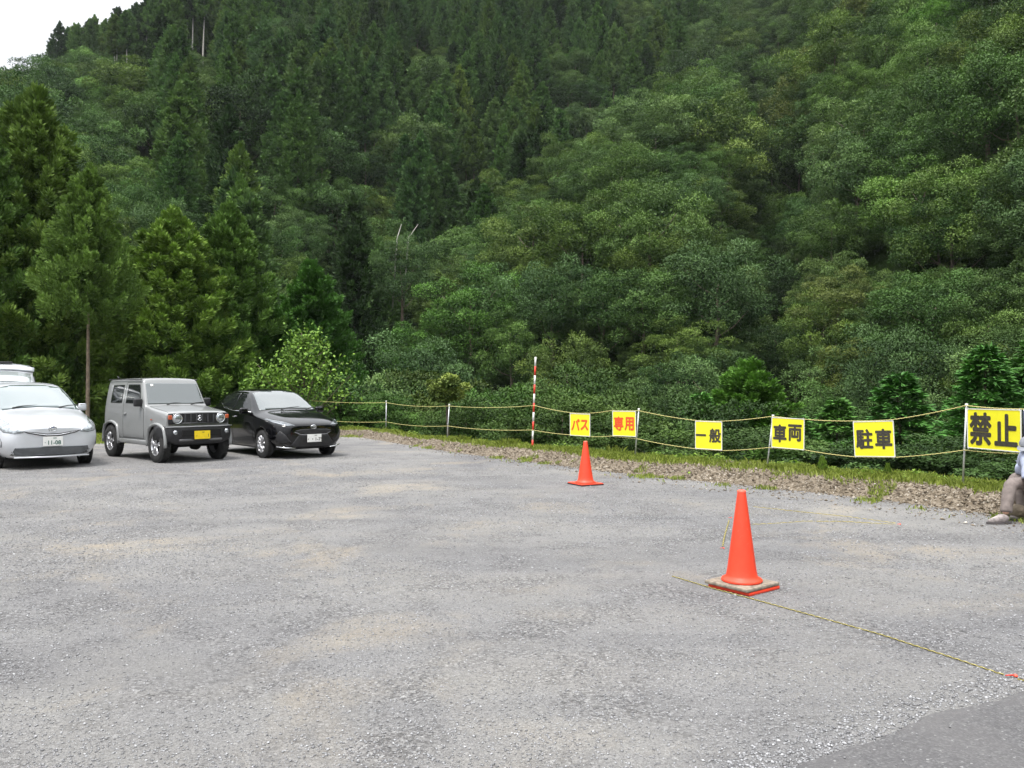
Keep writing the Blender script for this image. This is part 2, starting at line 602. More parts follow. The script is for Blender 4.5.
M['stone'] = stone_mat('loose_stone', [(0.0, (0.15, 0.15, 0.157)), (0.4, (0.26, 0.26, 0.268)), (0.8, (0.34, 0.34, 0.352)), (0.96, (0.42, 0.42, 0.435)), (1.0, (0.54, 0.54, 0.555))])
M['bank_stone'] = stone_mat('bank_stone', [(0.0, (0.07, 0.052, 0.034)), (0.45, (0.16, 0.125, 0.085)), (0.8, (0.25, 0.205, 0.15)), (0.95, (0.36, 0.32, 0.26)), (1.0, (0.54, 0.50, 0.44))])
NS = 150000
az = rng.uniform(-36, 36, NS * 2)
r = 2.3 + 17 * rng.random(NS * 2) ** 2.1
x, y = r * np.sin(np.radians(az)), r * np.cos(np.radians(az))
dens = 0.5 + 0.5 * vnoise(x * 0.9, y * 1.2, 7) + 0.35 * vnoise(x * 3.0, y * 3.3, 2)
e = (x - p0.x) * nrm.x + (y - p0.y) * nrm.y          # distance from the asphalt edge
dens = dens + 0.5 * np.clip((-x - 0.2) / 2.0, 0, 1) * np.clip((7 - r) / 4, 0, 1)
dens = dens + np.exp(-(np.clip(e, 0, None) / 0.16) ** 2) * 1.5
keep = (rng.random(NS * 2) < np.clip(dens, 0.12, 1.0)) & (r < r_foot(az) - 0.05) & ((e > 0.0) | (rng.random(NS * 2) < 0.006))
x, y, r, e = x[keep][:NS], y[keep][:NS], r[keep][:NS], e[keep][:NS]
S = 0.0028 + 0.0062 * rng.random(len(x)) ** 3.0 + 0.0011 * np.clip(r - 4, 0, 6) * rng.random(len(x))
S = np.where(np.abs(e) < 0.25, S * 1.3, S)
stn = stones('gravel', np.stack([x, y, np.where(e < -0.05, 0.026, 0.0) + S * 0.2], -1), S, M['stone'], rng.random(len(x)) ** 1.2)
tag(stn, 'loose grey and whitish stones over the parking ground', None, None, 'stuff')
# stones of the bank
NB = 26000
az = np.where(rng.random(NB) < 0.85, rng.uniform(-18, 42, NB), rng.uniform(42, 100, NB))
s = np.where(rng.random(NB) < 0.9, rng.triangular(-0.2, 0.35, 1.0, NB), rng.uniform(-0.9, 0.1, NB))
r = r_foot(az) + s / 0.8
x, y = r * np.sin(np.radians(az)), r * np.cos(np.radians(az))
S = 0.005 + 0.024 * rng.random(NB) ** 3.5
bst = stones('bank_rubble', np.stack([x, y, terrain_z(x, y) + S * 0.25], -1), S, M['bank_stone'], rng.random(NB), 0.6)
tag(bst, 'brown stones and broken wood lying on the low bank', None, None, 'stuff')


# grass and weeds -------------------------------------------------
def blades(name, P, H, W, lean, mat, tint):
    n = len(P)
    a = rng.uniform(0, 6.28, n)
    d = np.stack([np.cos(a), np.sin(a), np.zeros(n)], -1)
    sd = np.stack([-np.sin(a), np.cos(a), np.zeros(n)], -1)
    up = np.array([0, 0, 1.0])
    L = (lean * rng.uniform(0.2, 1.0, n))[:, None]
    H = H[:, None]
    W = W[:, None]
    b1, b2 = P - sd * W / 2, P + sd * W / 2
    m1 = P + up * H * 0.6 + d * H * L * 0.35
    t = P + up * H * (1 - 0.25 * L) + d * H * L
    v = np.stack([b1, b2, m1 + sd * W * 0.4, t, m1 - sd * W * 0.4], 1)
    F = np.array([[0, 1, 2, 3, 4]]) + (np.arange(n) * 5)[:, None]
    me = npmesh(name, v.reshape(-1, 3), F, np.repeat(tint, 5))
    return mesh_obj(name, me, mat)


NG = 76000
az = np.concatenate([rng.uniform(-40, 90, NG // 2), rng.uniform(-16, 42, NG // 2)])
s = np.concatenate([rng.normal(1.25, 0.28, NG // 2), rng.normal(0.95, 0.25, NG // 2)])
r = r_foot(az) + s / 0.8
x, y = r * np.sin(np.radians(az)), r * np.cos(np.radians(az))
cl = vnoise(x * 2.2, y * 2.2, 9) + 0.5 * vnoise(x * 6, y * 6, 4)
keep = (cl + rng.normal(0, 0.35, NG) > -0.15) & (s > 0.45 + 0.25 * rng.random(NG))
# tufts at the foot of the bank
n2 = 34000
az2 = rng.uniform(-17, 41, n2)
s2 = np.where(rng.random(n2) < 0.6, rng.normal(0.05, 0.2, n2), rng.uniform(0.1, 1.1, n2))
r2 = r_foot(az2) + s2 / 0.8
x2, y2 = r2 * np.sin(np.radians(az2)), r2 * np.cos(np.radians(az2))
c2 = vnoise(x2 * 2.6, y2 * 2.6, 12) + 0.6 * vnoise(x2 * 7, y2 * 7, 3)
k2 = c2 > 0.42
# left strip behind the cars
n3 = 14000
az3 = rng.uniform(-34, -13, n3)
s3 = rng.uniform(-0.9, 2.2, n3)
r3 = r_foot(az3) + s3 / 0.8
x3, y3 = r3 * np.sin(np.radians(az3)), r3 * np.cos(np.radians(az3))
X = np.concatenate([x[keep], x2[k2], x3])
Y = np.concatenate([y[keep], y2[k2], y3])
n = len(X)
H = np.concatenate([rng.uniform(0.03, 0.13, keep.sum()) * (1 + 0.9 * (cl[keep] > 0.8)), rng.uniform(0.03, 0.085, k2.sum()), rng.uniform(0.05, 0.18, n3)])
W = np.concatenate([rng.uniform(0.008, 0.02, keep.sum()), rng.uniform(0.008, 0.018, k2.sum()), rng.uniform(0.01, 0.02, n3)])
gr = blades('grass', np.stack([X, Y, np.maximum(terrain_z(X, Y), 0) - 0.01 - np.clip(0, 0, 0)], -1), H, W, 0.7, M['grass'], rng.random(n))
wn = 16000                       # broader weed leaves among the grass
azw = rng.uniform(-17, 42, wn)
sw_ = np.where(rng.random(wn) < 0.75, rng.normal(1.4, 0.3, wn), rng.uniform(0, 1.2, wn))
rw = r_foot(azw) + sw_ / 0.8
xw, yw = rw * np.sin(np.radians(azw)), rw * np.cos(np.radians(azw))
cw_ = vnoise(xw * 3.1, yw * 3.1, 21) + 0.5 * vnoise(xw * 8, yw * 8, 6)
kw = cw_ > np.where(sw_ > 1.0, 0.1, 0.75)
xw, yw, hw_ = xw[kw], yw[kw], (0.02 + 0.13 * rng.random(wn) * np.clip(cw_, 0.2, 1.3))[kw]
nw = len(xw)
dw = rng.normal(0, 1, (nw, 3)); dw[:, 2] = np.abs(dw[:, 2]) * 0.4
nn_ = rng.normal(0, 0.5, (nw, 3)); nn_[:, 2] += 1
dw /= np.linalg.norm(dw, axis=1, keepdims=True)
sd_ = np.cross(dw, nn_); sd_ /= np.linalg.norm(sd_, axis=1, keepdims=True)
Lw = rng.uniform(0.025, 0.07, nw)[:, None]
Pw = np.stack([xw, yw, terrain_z(xw, yw) + hw_], -1)
Vw = np.stack([Pw, Pw + dw * Lw * 0.5 + sd_ * Lw * 0.3, Pw + dw * Lw, Pw + dw * Lw * 0.5 - sd_ * Lw * 0.3], 1).reshape(-1, 3)
wd = mesh_obj('weeds', npmesh('weeds', Vw, np.arange(nw * 4).reshape(-1, 4), np.repeat(rng.random(nw), 4)), M['weed'])
tag(wd, 'patches of small broad-leaved weeds on and behind the low bank', None, None, 'stuff')
tag(gr, 'short bright green grass and weeds along the bank', None, None, 'stuff')
# ------------------------------------------------------------------ foliage prototypes
def norm(v):
    return v / np.maximum(np.linalg.norm(v, axis=-1, keepdims=True), 1e-9)


def sph(n):
    return norm(rng.normal(0, 1, (n, 3)))


def leaf_quads(P, D, Nn, L, W):
    """diamond leaves: P base, D direction, Nn face normal, length, width"""
    D = norm(D)
    S = norm(np.cross(D, Nn))
    Nn = norm(np.cross(S, D))
    L = L[:, None]
    W = W[:, None]
    v = np.stack([P, P + D * L * 0.45 + S * W * 0.5 + Nn * W * 0.12, P + D * L, P + D * L * 0.55 - S * W * 0.5 + Nn * W * 0.12], 1)
    return v.reshape(-1, 3)


def quads_mesh(name, V, tint, tubes=None):
    n = len(V) // 4
    F = np.arange(n * 4).reshape(-1, 4)
    return npmesh(name, V, F, np.repeat(tint, 4))


def broad_crown(name, rx, h, zc, nclump, nleaf, leaf, flat=0.55, jitter=0.5, lo=-0.35, pads=False):
    """billowing crown: pads of leaves spread over and through a dome"""
    Vs, Ts = [], []
    ndir = norm(rng.normal(0, 1, (nclump * 4, 3)))
    ndir = ndir[ndir[:, 2] > lo][:nclump]
    ga = np.arange(nclump)
    zz = 1 - (1 - lo) * (ga + 0.5) / nclump
    th = ga * 2.39996
    ndir = norm(np.stack([np.cos(th) * np.sqrt(1 - zz ** 2), np.sin(th) * np.sqrt(1 - zz ** 2), zz], -1) + rng.normal(0, 0.13, (nclump, 3)))
    ndir = ndir[rng.random(len(ndir)) < 0.9]
    for d in ndir:
        k = rng.uniform(0.62, 1.15) if rng.random() < 0.9 else rng.uniform(0.3, 0.6)
        c = np.array([d[0] * rx * k * rng.uniform(0.85, 1.1), d[1] * rx * k * rng.uniform(0.85, 1.1), zc + d[2] * h * 0.5 * k])
        rc = rx * rng.uniform(0.19, 0.34) * (40 / nclump) ** 0.3
        fl = flat * rng.uniform(0.6, 1.15)
        m = int(nleaf * (rc / (rx * 0.25)) ** 2 * rng.uniform(0.8, 1.15))
        u = norm(rng.normal(0, 1, (m, 3)) + np.array([0, 0, 0.45]) + d * 0.35)
        wob = 1 + 0.16 * np.sin(u[:, 0:1] * 7 + d[0] * 9) + 0.16 * np.sin(u[:, 1:2] * 8 + d[1] * 9)
        p = c + u * rc * wob * rng.uniform(0.7, 1.03, (m, 1)) * np.array([1, 1, fl])
        nn = norm(u * np.array([1, 1, 1 / max(fl, 0.4)]) * 0.9 + np.array([0, 0, 0.45]) + rng.normal(0, jitter * 0.42, (m, 3)))
        dd = norm(u * 0.8 + rng.normal(0, 0.6, (m, 3)) + np.array([0, 0, -0.15]))
        ln = leaf * rng.uniform(0.6, 1.4, m)
        Vs.append(leaf_quads(p, dd, nn, ln, ln * rng.uniform(0.42, 0.7, m)))
        Ts.append(np.clip(rng.uniform(0.0, 1.0) ** 1.3 * 0.7 + 0.22 * u[:, 2] + rng.normal(0.12, 0.06, m), 0, 1))  # random clump tone, plus lighter clump tops painted in for light from above
    m = nclump * 9                       # inner leaves, their colour darkened for the shade inside the crown
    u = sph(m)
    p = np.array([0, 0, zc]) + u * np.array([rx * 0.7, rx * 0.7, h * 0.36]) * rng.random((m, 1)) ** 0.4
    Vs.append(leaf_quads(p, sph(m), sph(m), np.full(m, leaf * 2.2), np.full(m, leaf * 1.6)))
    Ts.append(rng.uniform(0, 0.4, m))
    return quads_mesh(name, np.concatenate(Vs), np.concatenate(Ts))


def cedar_crown(name, H, r0, z0, ntuft, ncard, cl, cw, droop=0.0, power=0.8, fat=0.34, tl=0.95):
    """pointed crown of upturned needle plumes"""
    Vs, Ts = [], []
    for i in range(ntuft):
        t = (i + rng.random()) / ntuft
        t = t ** 0.92
        z = z0 + (H - z0) * t
        rr = r0 * (1 - t) ** power * (0.55 + 0.45 * min(1, t * 6)) + 0.12
        a = i * 2.39996 + rng.normal(0, 0.35)
        k = rng.uniform(0.55, 1.22)
        c = np.array([math.cos(a) * rr * k, math.sin(a) * rr * k, z - droop * rr * k + rng.normal(0, 0.2)])
        out = np.array([math.cos(a), math.sin(a), 0.0])
        ax = norm(out * 0.75 + np.array([0, 0, 0.75]) + rng.normal(0, 0.2, 3)) if t < 0.95 else np.array([0, 0, 1.0])
        sz = tl * (0.55 + 0.6 * (1 - t)) * rng.uniform(0.7, 1.25)
        m = int(ncard * rng.uniform(0.8, 1.2))
        q = rng.random((m, 1)) ** 0.8
        rad = fat * sz * (1.15 - q) * rng.uniform(0.35, 1.0, (m, 1))
        u = sph(m)
        p = c + ax * (q - 0.45) * sz + u * rad
        dd = norm(ax * 0.9 + u * 0.75)
        nn = norm(u + np.array([0, 0, 0.45]) + out * 0.25 + rng.normal(0, 0.3, (m, 3)))
        ln = cl * rng.uniform(0.7, 1.35, m)
        Vs.append(leaf_quads(p, dd, nn, ln, cw * rng.uniform(0.7, 1.3, m)))
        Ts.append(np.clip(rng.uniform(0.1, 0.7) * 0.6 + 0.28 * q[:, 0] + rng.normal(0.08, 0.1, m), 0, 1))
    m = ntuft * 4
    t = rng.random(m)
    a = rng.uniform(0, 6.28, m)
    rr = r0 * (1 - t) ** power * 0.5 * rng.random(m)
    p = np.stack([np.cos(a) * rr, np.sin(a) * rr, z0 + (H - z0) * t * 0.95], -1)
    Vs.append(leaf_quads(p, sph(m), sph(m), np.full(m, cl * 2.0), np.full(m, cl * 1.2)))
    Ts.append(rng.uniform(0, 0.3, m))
    return quads_mesh(name, np.concatenate(Vs), np.concatenate(Ts))


def fir_crown(name, H, r0, z0, nb, ncard, cl, cw):
    """layered flat sprays on level boughs"""
    Vs, Ts = [], []
    for i in range(nb):
        t = ((i + rng.random()) / nb) ** 0.95
        z = z0 + (H - z0) * t
        rr = (r0 * (1 - t) ** 0.75 + 0.15) * rng.uniform(0.75, 1.12)
        a = i * 2.39996 + rng.normal(0, 0.3)
        out = np.array([math.cos(a), math.sin(a), 0.0])
        sd = np.array([-math.sin(a), math.cos(a), 0.0])
        m = int(ncard * (0.35 + 0.65 * (1 - t)) * rng.uniform(0.8, 1.2))
        q = rng.random(m) ** 0.6
        w = rng.normal(0, 1, m) * 0.17 * rr * (1.25 - q)
        lift = rng.uniform(-0.05, 0.22)
        p = np.array([0, 0, z]) + out * (q * rr)[:, None] + sd * w[:, None] + np.array([0, 0, 1.0]) * (lift * q * rr - 0.18 * (q ** 2) * rr + rng.normal(0, 0.05, m))[:, None]
        dd = norm(out * 0.8 + sd * np.sign(w)[:, None] * 0.6 + rng.normal(0, 0.25, (m, 3)))
        nn = norm(np.array([0, 0, 1.0]) + out * 0.25 + rng.normal(0, 0.33, (m, 3)))
        ln = cl * rng.uniform(0.7, 1.3, m)
        Vs.append(leaf_quads(p, dd, nn, ln, cw * rng.uniform(0.7, 1.3, m)))
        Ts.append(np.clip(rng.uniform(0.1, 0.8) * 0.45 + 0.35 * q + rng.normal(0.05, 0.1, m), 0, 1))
    return quads_mesh(name, np.concatenate(Vs), np.concatenate(Ts))


def trunk_mesh(name, H, r, limbs=0, lo=0.4, spread=1.5, lean=0.03):
    b = MB()
    pts = [(random.uniform(-1, 1) * lean * H * k / 6 if k else 0, random.uniform(-1, 1) * lean * H * k / 6 if k else 0, -1.5 + (H + 1.5) * k / 6) for k in range(7)]
    b.tube(pts, [r * (1 - 0.86 * k / 6) for k in range(7)], 7)
    for i in range(limbs):
        t = lo + (0.9 - lo) * i / max(1, limbs)
        k = min(5, int(t * 6))
        s = Vector(pts[k]).lerp(Vector(pts[k + 1]), t * 6 - k)
        a = i * 2.4 + random.uniform(-.4, .4)
        e = s + Vector((math.cos(a) * spread, math.sin(a) * spread, spread * random.uniform(0.45, 0.9)))
        mid = s.lerp(e, 0.5) + Vector((0, 0, -0.12 * spread))
        b.tube([s, mid, e], [r * 0.42 * (1 - t * 0.6), r * 0.28 * (1 - t * 0.6), r * 0.08], 5)
    b_me = b.build(name, M['bark'])
    me = b_me.data
    bpy.data.objects.remove(b_me)
    me.polygons.foreach_set('use_smooth', [True] * len(me.polygons))
    return me


P_ = {}
P_['broad_near'] = [(broad_crown('crown', 4.3, h, zc, int(n * 0.72), 640, 0.145, fl, 0.5, lo), trunk_mesh('trunk', 6.5, 0.24, 6, 0.35, 2.4))
                    for h, zc, n, fl, lo in ((7.0, 5.4, 64, 0.75, -0.8), (8.0, 5.4, 72, 0.8, -0.8), (6.0, 5.4, 56, 0.62, -0.7), (7.0, 5.0, 64, 0.7, -0.9), (7.4, 5.6, 52, 0.65, -0.7))]
P_['broad_far'] = [(broad_crown('crown', 4.4, h, zc, int(n * 0.72), 380, 0.205, fl, 0.5, lo), trunk_mesh('trunk', 6.5, 0.24, 4, 0.4, 2.2))
                   for h, zc, n, fl, lo in ((7.0, 5.4, 46, 0.75, -0.7), (8.2, 5.4, 54, 0.8, -0.7), (6.0, 5.4, 42, 0.6, -0.6), (6.6, 5.6, 46, 0.68, -0.6), (7.4, 5.4, 36, 0.7, -0.7))]
P_['cedar_far'] = [(cedar_crown('crown', 15, r0, z0, n, 60, 0.36, 0.12, 0.1, pw, 0.36, 1.15), trunk_mesh('trunk', 14.3, 0.17, 0, lean=0.01))
                   for r0, z0, n, pw in ((2.9, 4.0, 170, 0.8), (2.6, 4.5, 150, 0.75), (3.2, 3.5, 180, 0.85), (2.5, 5.0, 140, 0.7))]
P_['cedar_edge'] = [(cedar_crown('crown', 15, 1.9, 8.5, 90, 52, 0.42, 0.15, 0.1, 0.6), trunk_mesh('trunk', 14.3, 0.2, 0, lean=0.01))]
P_['cedar_edge'][0][1].materials.clear()
P_['cedar_edge'][0][1].materials.append(M['pale_bark'])
for k, v in P_.items():
    for cr, tk in v:
        cr.materials.append(M['cedar'] if k.startswith('cedar') else M['leaf'])

TINTS = {  # tint name -> colour multiplier
    'deep green': (0.75, 0.88, 0.84), 'mid green': (1.0, 1.08, 0.9), 'olive green': (1.15, 1.08, 0.82), 'grey-green': (1.1, 1.12, 1.22),
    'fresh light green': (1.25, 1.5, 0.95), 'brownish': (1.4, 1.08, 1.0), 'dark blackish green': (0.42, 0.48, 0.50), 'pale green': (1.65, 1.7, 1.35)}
FOLDERS = []


def plant(name, cat, label, group, crown, trunk, loc, s, rz, color, tilt=0.0, sz=None):
    e = empty(name, loc, rz)
    e.rotation_euler.x = tilt
    e.scale = (s * random.uniform(0.9, 1.1), s * random.uniform(0.9, 1.1), sz or s)
    tag(e, label, cat, group)
    c = mesh_obj('crown', crown, None, e)
    c.color = (color[0], color[1], color[2], 1)
    if trunk is not None:
        mesh_obj('trunk', trunk, None, e)
    return e


def pix(x, y, z):
    return 512 + FPX * x / y, HZ - FPX * (z - EYE) / y


# ------------------------------------------------------------------ forest layout
def zone(px, r, x, y):
    """which stand a point belongs to: (kind, place)"""
    wob = 18 * math.sin(r * 0.05 + px * 0.01) + 12 * math.sin(px * 0.05)
    if px < 225:
        edge = 226 + wob * 0.3
        if px > 105 and r > edge:
            return 'cedar', 'top'
        if px > 112 and r > edge - 24 and math.sin(px * 0.21) > -0.75:
            return None, 'top'
        if px > 50 and r > 280:
            return 'cedar', 'top'
        if r > 100 and px > 150 and math.sin(px * 0.09 + r * 0.03) > 0.2:
            return 'cedar', 'left'
        return 'broad', 'left'
    ridge = np.interp(px, [225, 380, 470, 560, 640, 700, 760], [60, 84, 112, 128, 150, 176, 195])
    if px < 740 and r > ridge:
        k = math.sin(px * 0.045 + 1.2) * math.sin(r * 0.055)
        if px < 470 and r < 175:
            return ('cedar' if k > 0.32 or r > 166 + wob * 0.5 else 'broad'), 'left'
        if px > 545 + wob and px < 740 and r < 205 + wob * 0.5:
            return 'broad', 'middle'
        if px > 690 + wob:
            return 'broad', 'centre'
        return ('cedar' if k > -0.38 else 'broad'), ('left' if px < 520 else 'centre')
    if px < 775:
        return 'broad', 'middle'
    return 'broad', 'right'


cand = []


def scatter(r0, r1, step):
    r = r0
    while r < r1:
        d = step(r)
        az = -62.0
        while az < 66.0:
            da = math.degrees(d / r)
            a = az + random.uniform(-0.42, 0.42) * da
            rr = r + random.uniform(-0.42, 0.42) * d
            az += da
            cand.append((a, rr))
        r += d * 0.92


scatter(36, 70, lambda r: 4.9)
scatter(70, 200, lambda r: 6.0)
scatter(200, 420, lambda r: 6.6)
pts = []
for a, r in cand:
    x, y = r * math.sin(R(a)), r * math.cos(R(a))
    px = 512 + FPX * math.tan(R(a))
    kind, place = zone(px, r, x, y)
    if kind is None or (px < 345 and r < (44 if px > 235 else 62)):
        continue
    if kind == 'cedar' or random.random() < 0.95:
        pts.append([a, r, x, y, px, kind, place])
    if kind == 'cedar' and r > 225 and r < 300 and px < 300:     # cedars stand closer together
        for _ in range(1):
            a2, r2 = a + math.degrees(3.2 / r) * random.uniform(0.7, 1.3), r + random.uniform(-3, 3)
            x2, y2 = r2 * math.sin(R(a2)), r2 * math.cos(R(a2))
            pts.append([a2, r2, x2, y2, 512 + FPX * math.tan(R(a2)), kind, place])
zs = terrain_z([p[2] for p in pts], [p[3] for p in pts])

# what the picture shows: march each column outwards and keep the running top of the crowns
NCOL = 520
toprow = np.full(NCOL, 1e9)
order = sorted(range(len(pts)), key=lambda i: pts[i][1])
vis = {}
spec = {}
for i in order:
    a, r, x, y, px, kind, place = pts[i]
    s = random.uniform(0.66, 1.25) if kind == 'broad' else random.uniform(1.0, 1.5)
    if r < 75:
        s *= 0.78
    if kind == 'broad' and random.random() < 0.10:
        s *= 1.3
    h = (8.6 if kind == 'broad' else 15.0) * s
    w = (4.6 if kind == 'broad' else 2.0) * s
    spec[i] = s
    ytop = HZ - FPX * (zs[i] + h - EYE) / y
    ytop += 0 if kind == 'broad' else FPX * 1.5 / y
    c0, c1 = int((px - FPX * w / y * 0.7 + 8) / 1040 * NCOL), int((px + FPX * w / y * 0.7 + 8) / 1040 * NCOL)
    c0, c1 = max(c0, 0), min(c1, NCOL - 1)
    if c1 < 0 or c0 > NCOL - 1 or c1 < c0:
        vis[i] = -1
        continue
    seg = toprow[c0:c1 + 1]
    inframe = ytop < 470 and HZ - FPX * (zs[i] + h * 0.35 - EYE) / y > 0
    vis[i] = float(np.maximum(np.minimum(seg, 480) - max(ytop, 0), 0).sum()) if inframe else 0
    toprow[c0:c1 + 1] = np.minimum(seg, ytop + 0.12 * FPX * h / y)

PLACE = {'left': 'the left slope', 'middle': 'the middle spur', 'right': 'the right slope', 'centre': 'the slope at top centre', 'top': 'the crest at top left'}
SPOTS = {}


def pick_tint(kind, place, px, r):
    if place != 'left' and 738 < px < 805 and 80 < r < 230 and random.random() < 0.75:  # shade of the gully put into the crown colour
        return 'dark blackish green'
    if px < 700 and 85 < r < 235 and 8 < r - float(np.interp(px, [225, 380, 470, 560, 640, 700], [60, 84, 104, 124, 145, 172])) < 34 and random.random() < 0.7:  # darker crowns paint the shade behind the spur crest
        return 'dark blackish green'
    if place == 'middle' and -30 < r - float(np.interp(px, [225, 380, 470, 560, 640, 700, 760], [60, 84, 112, 128, 150, 176, 195])) < 6:  # lighter crowns paint the brighter light along the spur crest
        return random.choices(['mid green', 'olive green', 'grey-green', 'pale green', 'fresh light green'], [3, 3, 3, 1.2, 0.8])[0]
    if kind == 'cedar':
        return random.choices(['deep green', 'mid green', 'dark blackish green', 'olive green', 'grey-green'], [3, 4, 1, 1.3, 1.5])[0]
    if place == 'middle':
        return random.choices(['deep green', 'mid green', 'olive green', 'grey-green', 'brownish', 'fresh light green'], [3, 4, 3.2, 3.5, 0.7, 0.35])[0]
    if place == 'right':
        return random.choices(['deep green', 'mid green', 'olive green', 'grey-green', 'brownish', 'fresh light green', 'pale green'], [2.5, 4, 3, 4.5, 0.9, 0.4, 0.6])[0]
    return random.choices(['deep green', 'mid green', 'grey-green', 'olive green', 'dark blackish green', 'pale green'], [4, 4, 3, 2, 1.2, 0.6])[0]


def height_word(y):
    return 'high up on' if y < 120 else 'half way up' if y < 260 else 'low down on'


single = {'cedar': [], 'broad': []}
for k in single:
    single[k] = set(sorted([i for i in vis if vis[i] > 0 and pts[i][5] == k], key=lambda i: -vis[i])[:285])
far_pts = {'cedar': [], 'broad': []}
COUNT = {}
for i in order:
    a, r, x, y, px, kind, place = pts[i]
    s = spec[i]
    rz = random.uniform(0, 6.28)
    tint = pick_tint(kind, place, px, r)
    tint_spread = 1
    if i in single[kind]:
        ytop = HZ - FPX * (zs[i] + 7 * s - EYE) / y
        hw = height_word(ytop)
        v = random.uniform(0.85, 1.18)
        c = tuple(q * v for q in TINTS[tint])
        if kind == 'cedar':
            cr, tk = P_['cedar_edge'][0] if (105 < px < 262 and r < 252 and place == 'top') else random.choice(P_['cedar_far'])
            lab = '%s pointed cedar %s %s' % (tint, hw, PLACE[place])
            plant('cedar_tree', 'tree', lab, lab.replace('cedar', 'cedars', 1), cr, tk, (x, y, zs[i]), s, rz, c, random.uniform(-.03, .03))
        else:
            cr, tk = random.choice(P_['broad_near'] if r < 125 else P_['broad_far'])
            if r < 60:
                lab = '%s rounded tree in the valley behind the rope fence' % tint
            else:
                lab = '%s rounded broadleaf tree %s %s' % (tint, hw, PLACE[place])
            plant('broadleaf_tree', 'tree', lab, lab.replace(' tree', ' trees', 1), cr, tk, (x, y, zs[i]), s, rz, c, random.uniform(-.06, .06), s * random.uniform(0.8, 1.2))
    else:
        if vis[i] < 0 and r > 120 and (i % 2):
            pass
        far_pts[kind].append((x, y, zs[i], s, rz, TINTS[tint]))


def stuff_forest(name, label, rows, protos, mat):
    """the trees too many to count, as one object that instances crown and trunk meshes"""
    src = bpy.data.collections.new(name + '_source')
    for cr, tk in protos:
        bm = bmesh.new()
        bm.from_mesh(cr)
        nv = len(bm.faces)
        bm.from_mesh(tk)
        bm.faces.ensure_lookup_table()
        for f in list(bm.faces)[nv:]:
            f.material_index = 1
        me = bpy.data.meshes.new(name + '_tree')
        bm.to_mesh(me)
        bm.free()
        me.materials.clear()
        me.materials.append(mat)
        me.materials.append(M['bark'])
        src.objects.link(bpy.data.objects.new(name + '_tree', me))
    me = bpy.data.meshes.new(name)
    me.vertices.add(len(rows))
    me.vertices.foreach_set('co', np.array([q[:3] for q in rows], np.float32).ravel())
    for an, k in (('size', 3), ('turn', 4)):
        at_ = me.attributes.new(an, 'FLOAT', 'POINT')
        at_.data.foreach_set('value', np.array([q[k] for q in rows], np.float32))
    o = mesh_obj(name, me)
    tag(o, label, None, None, 'stuff')
    ng = bpy.data.node_groups.new(name, 'GeometryNodeTree')
    ng.interface.new_socket('Geometry', in_out='INPUT', socket_type='NodeSocketGeometry')
    ng.interface.new_socket('Geometry', in_out='OUTPUT', socket_type='NodeSocketGeometry')
    gi, go = ng.nodes.new('NodeGroupInput'), ng.nodes.new('NodeGroupOutput')
    ci = ng.nodes.new('GeometryNodeCollectionInfo')
    ci.inputs['Collection'].default_value = src
    ci.inputs['Separate Children'].default_value = True
    iop = ng.nodes.new('GeometryNodeInstanceOnPoints')
    iop.inputs['Pick Instance'].default_value = True
    sz = ng.nodes.new('GeometryNodeInputNamedAttribute')
    sz.data_type = 'FLOAT'
    sz.inputs['Name'].default_value = 'size'
    tn = ng.nodes.new('GeometryNodeInputNamedAttribute')
    tn.data_type = 'FLOAT'
    tn.inputs['Name'].default_value = 'turn'
    cx = ng.nodes.new('ShaderNodeCombineXYZ')
    L = ng.links.new
    L(gi.outputs[0], iop.inputs['Points'])
    L(ci.outputs[0], iop.inputs['Instance'])
    L(tn.outputs[0], cx.inputs[2])
    L(cx.outputs[0], iop.inputs['Rotation'])
    L(sz.outputs[0], iop.inputs['Scale'])
    L(iop.outputs[0], go.inputs[0])
    md = o.modifiers.new('trees', 'NODES')
    md.node_group = ng
    return o


# undergrowth between the trunks
under = []
r = 42.0
while r < 240:
    d = 3.6 + r * 0.008
    a = -60.0
    while a < 62:
        a2, r2 = a + random.uniform(-.5, .5) * math.degrees(d / r), r + random.uniform(-.5, .5) * d
        a += math.degrees(d / r)
        if (random.random() < 0.8 or (a2 > 12 and r2 < 110)) and not (a2 < -11 and r2 < 62):
            under.append((r2 * math.sin(R(a2)), r2 * math.cos(R(a2)), random.uniform(0.26, 0.46) * (1.3 if a2 > 12 and r2 < 110 else 1), random.uniform(0, 6.28)))
    r += d
zu = terrain_z([q[0] for q in under], [q[1] for q in under])
for q, z_ in zip(under, zu):
    far_pts['broad'].append((q[0], q[1], z_ - 0.25, q[2], q[3], None))
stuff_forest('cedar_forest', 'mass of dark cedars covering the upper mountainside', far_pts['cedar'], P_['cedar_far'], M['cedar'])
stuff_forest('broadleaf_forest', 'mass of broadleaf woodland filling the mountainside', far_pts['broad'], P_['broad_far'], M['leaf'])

# ------------------------------------------------------------------ single trees near the lot
near_cedar = [(cedar_crown('crown', 13, 2.9, 2.6, 640, 130, 0.17, 0.05, 0.15, 0.72, 0.42, 0.72), trunk_mesh('trunk', 12.4, 0.15, 0, lean=0.006)),
              (cedar_crown('crown', 13, 3.4, 1.2, 740, 130, 0.17, 0.05, 0.12, 0.66, 0.44, 0.76), trunk_mesh('trunk', 12.4, 0.16, 0, lean=0.006))]
for cr, tk in near_cedar:
    cr.materials.append(M['cedar'])


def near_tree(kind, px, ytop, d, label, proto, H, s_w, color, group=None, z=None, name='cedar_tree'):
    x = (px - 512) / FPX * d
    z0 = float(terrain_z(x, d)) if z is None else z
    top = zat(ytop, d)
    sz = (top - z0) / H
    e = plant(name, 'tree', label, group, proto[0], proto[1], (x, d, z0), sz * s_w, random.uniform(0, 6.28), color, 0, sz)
    return e


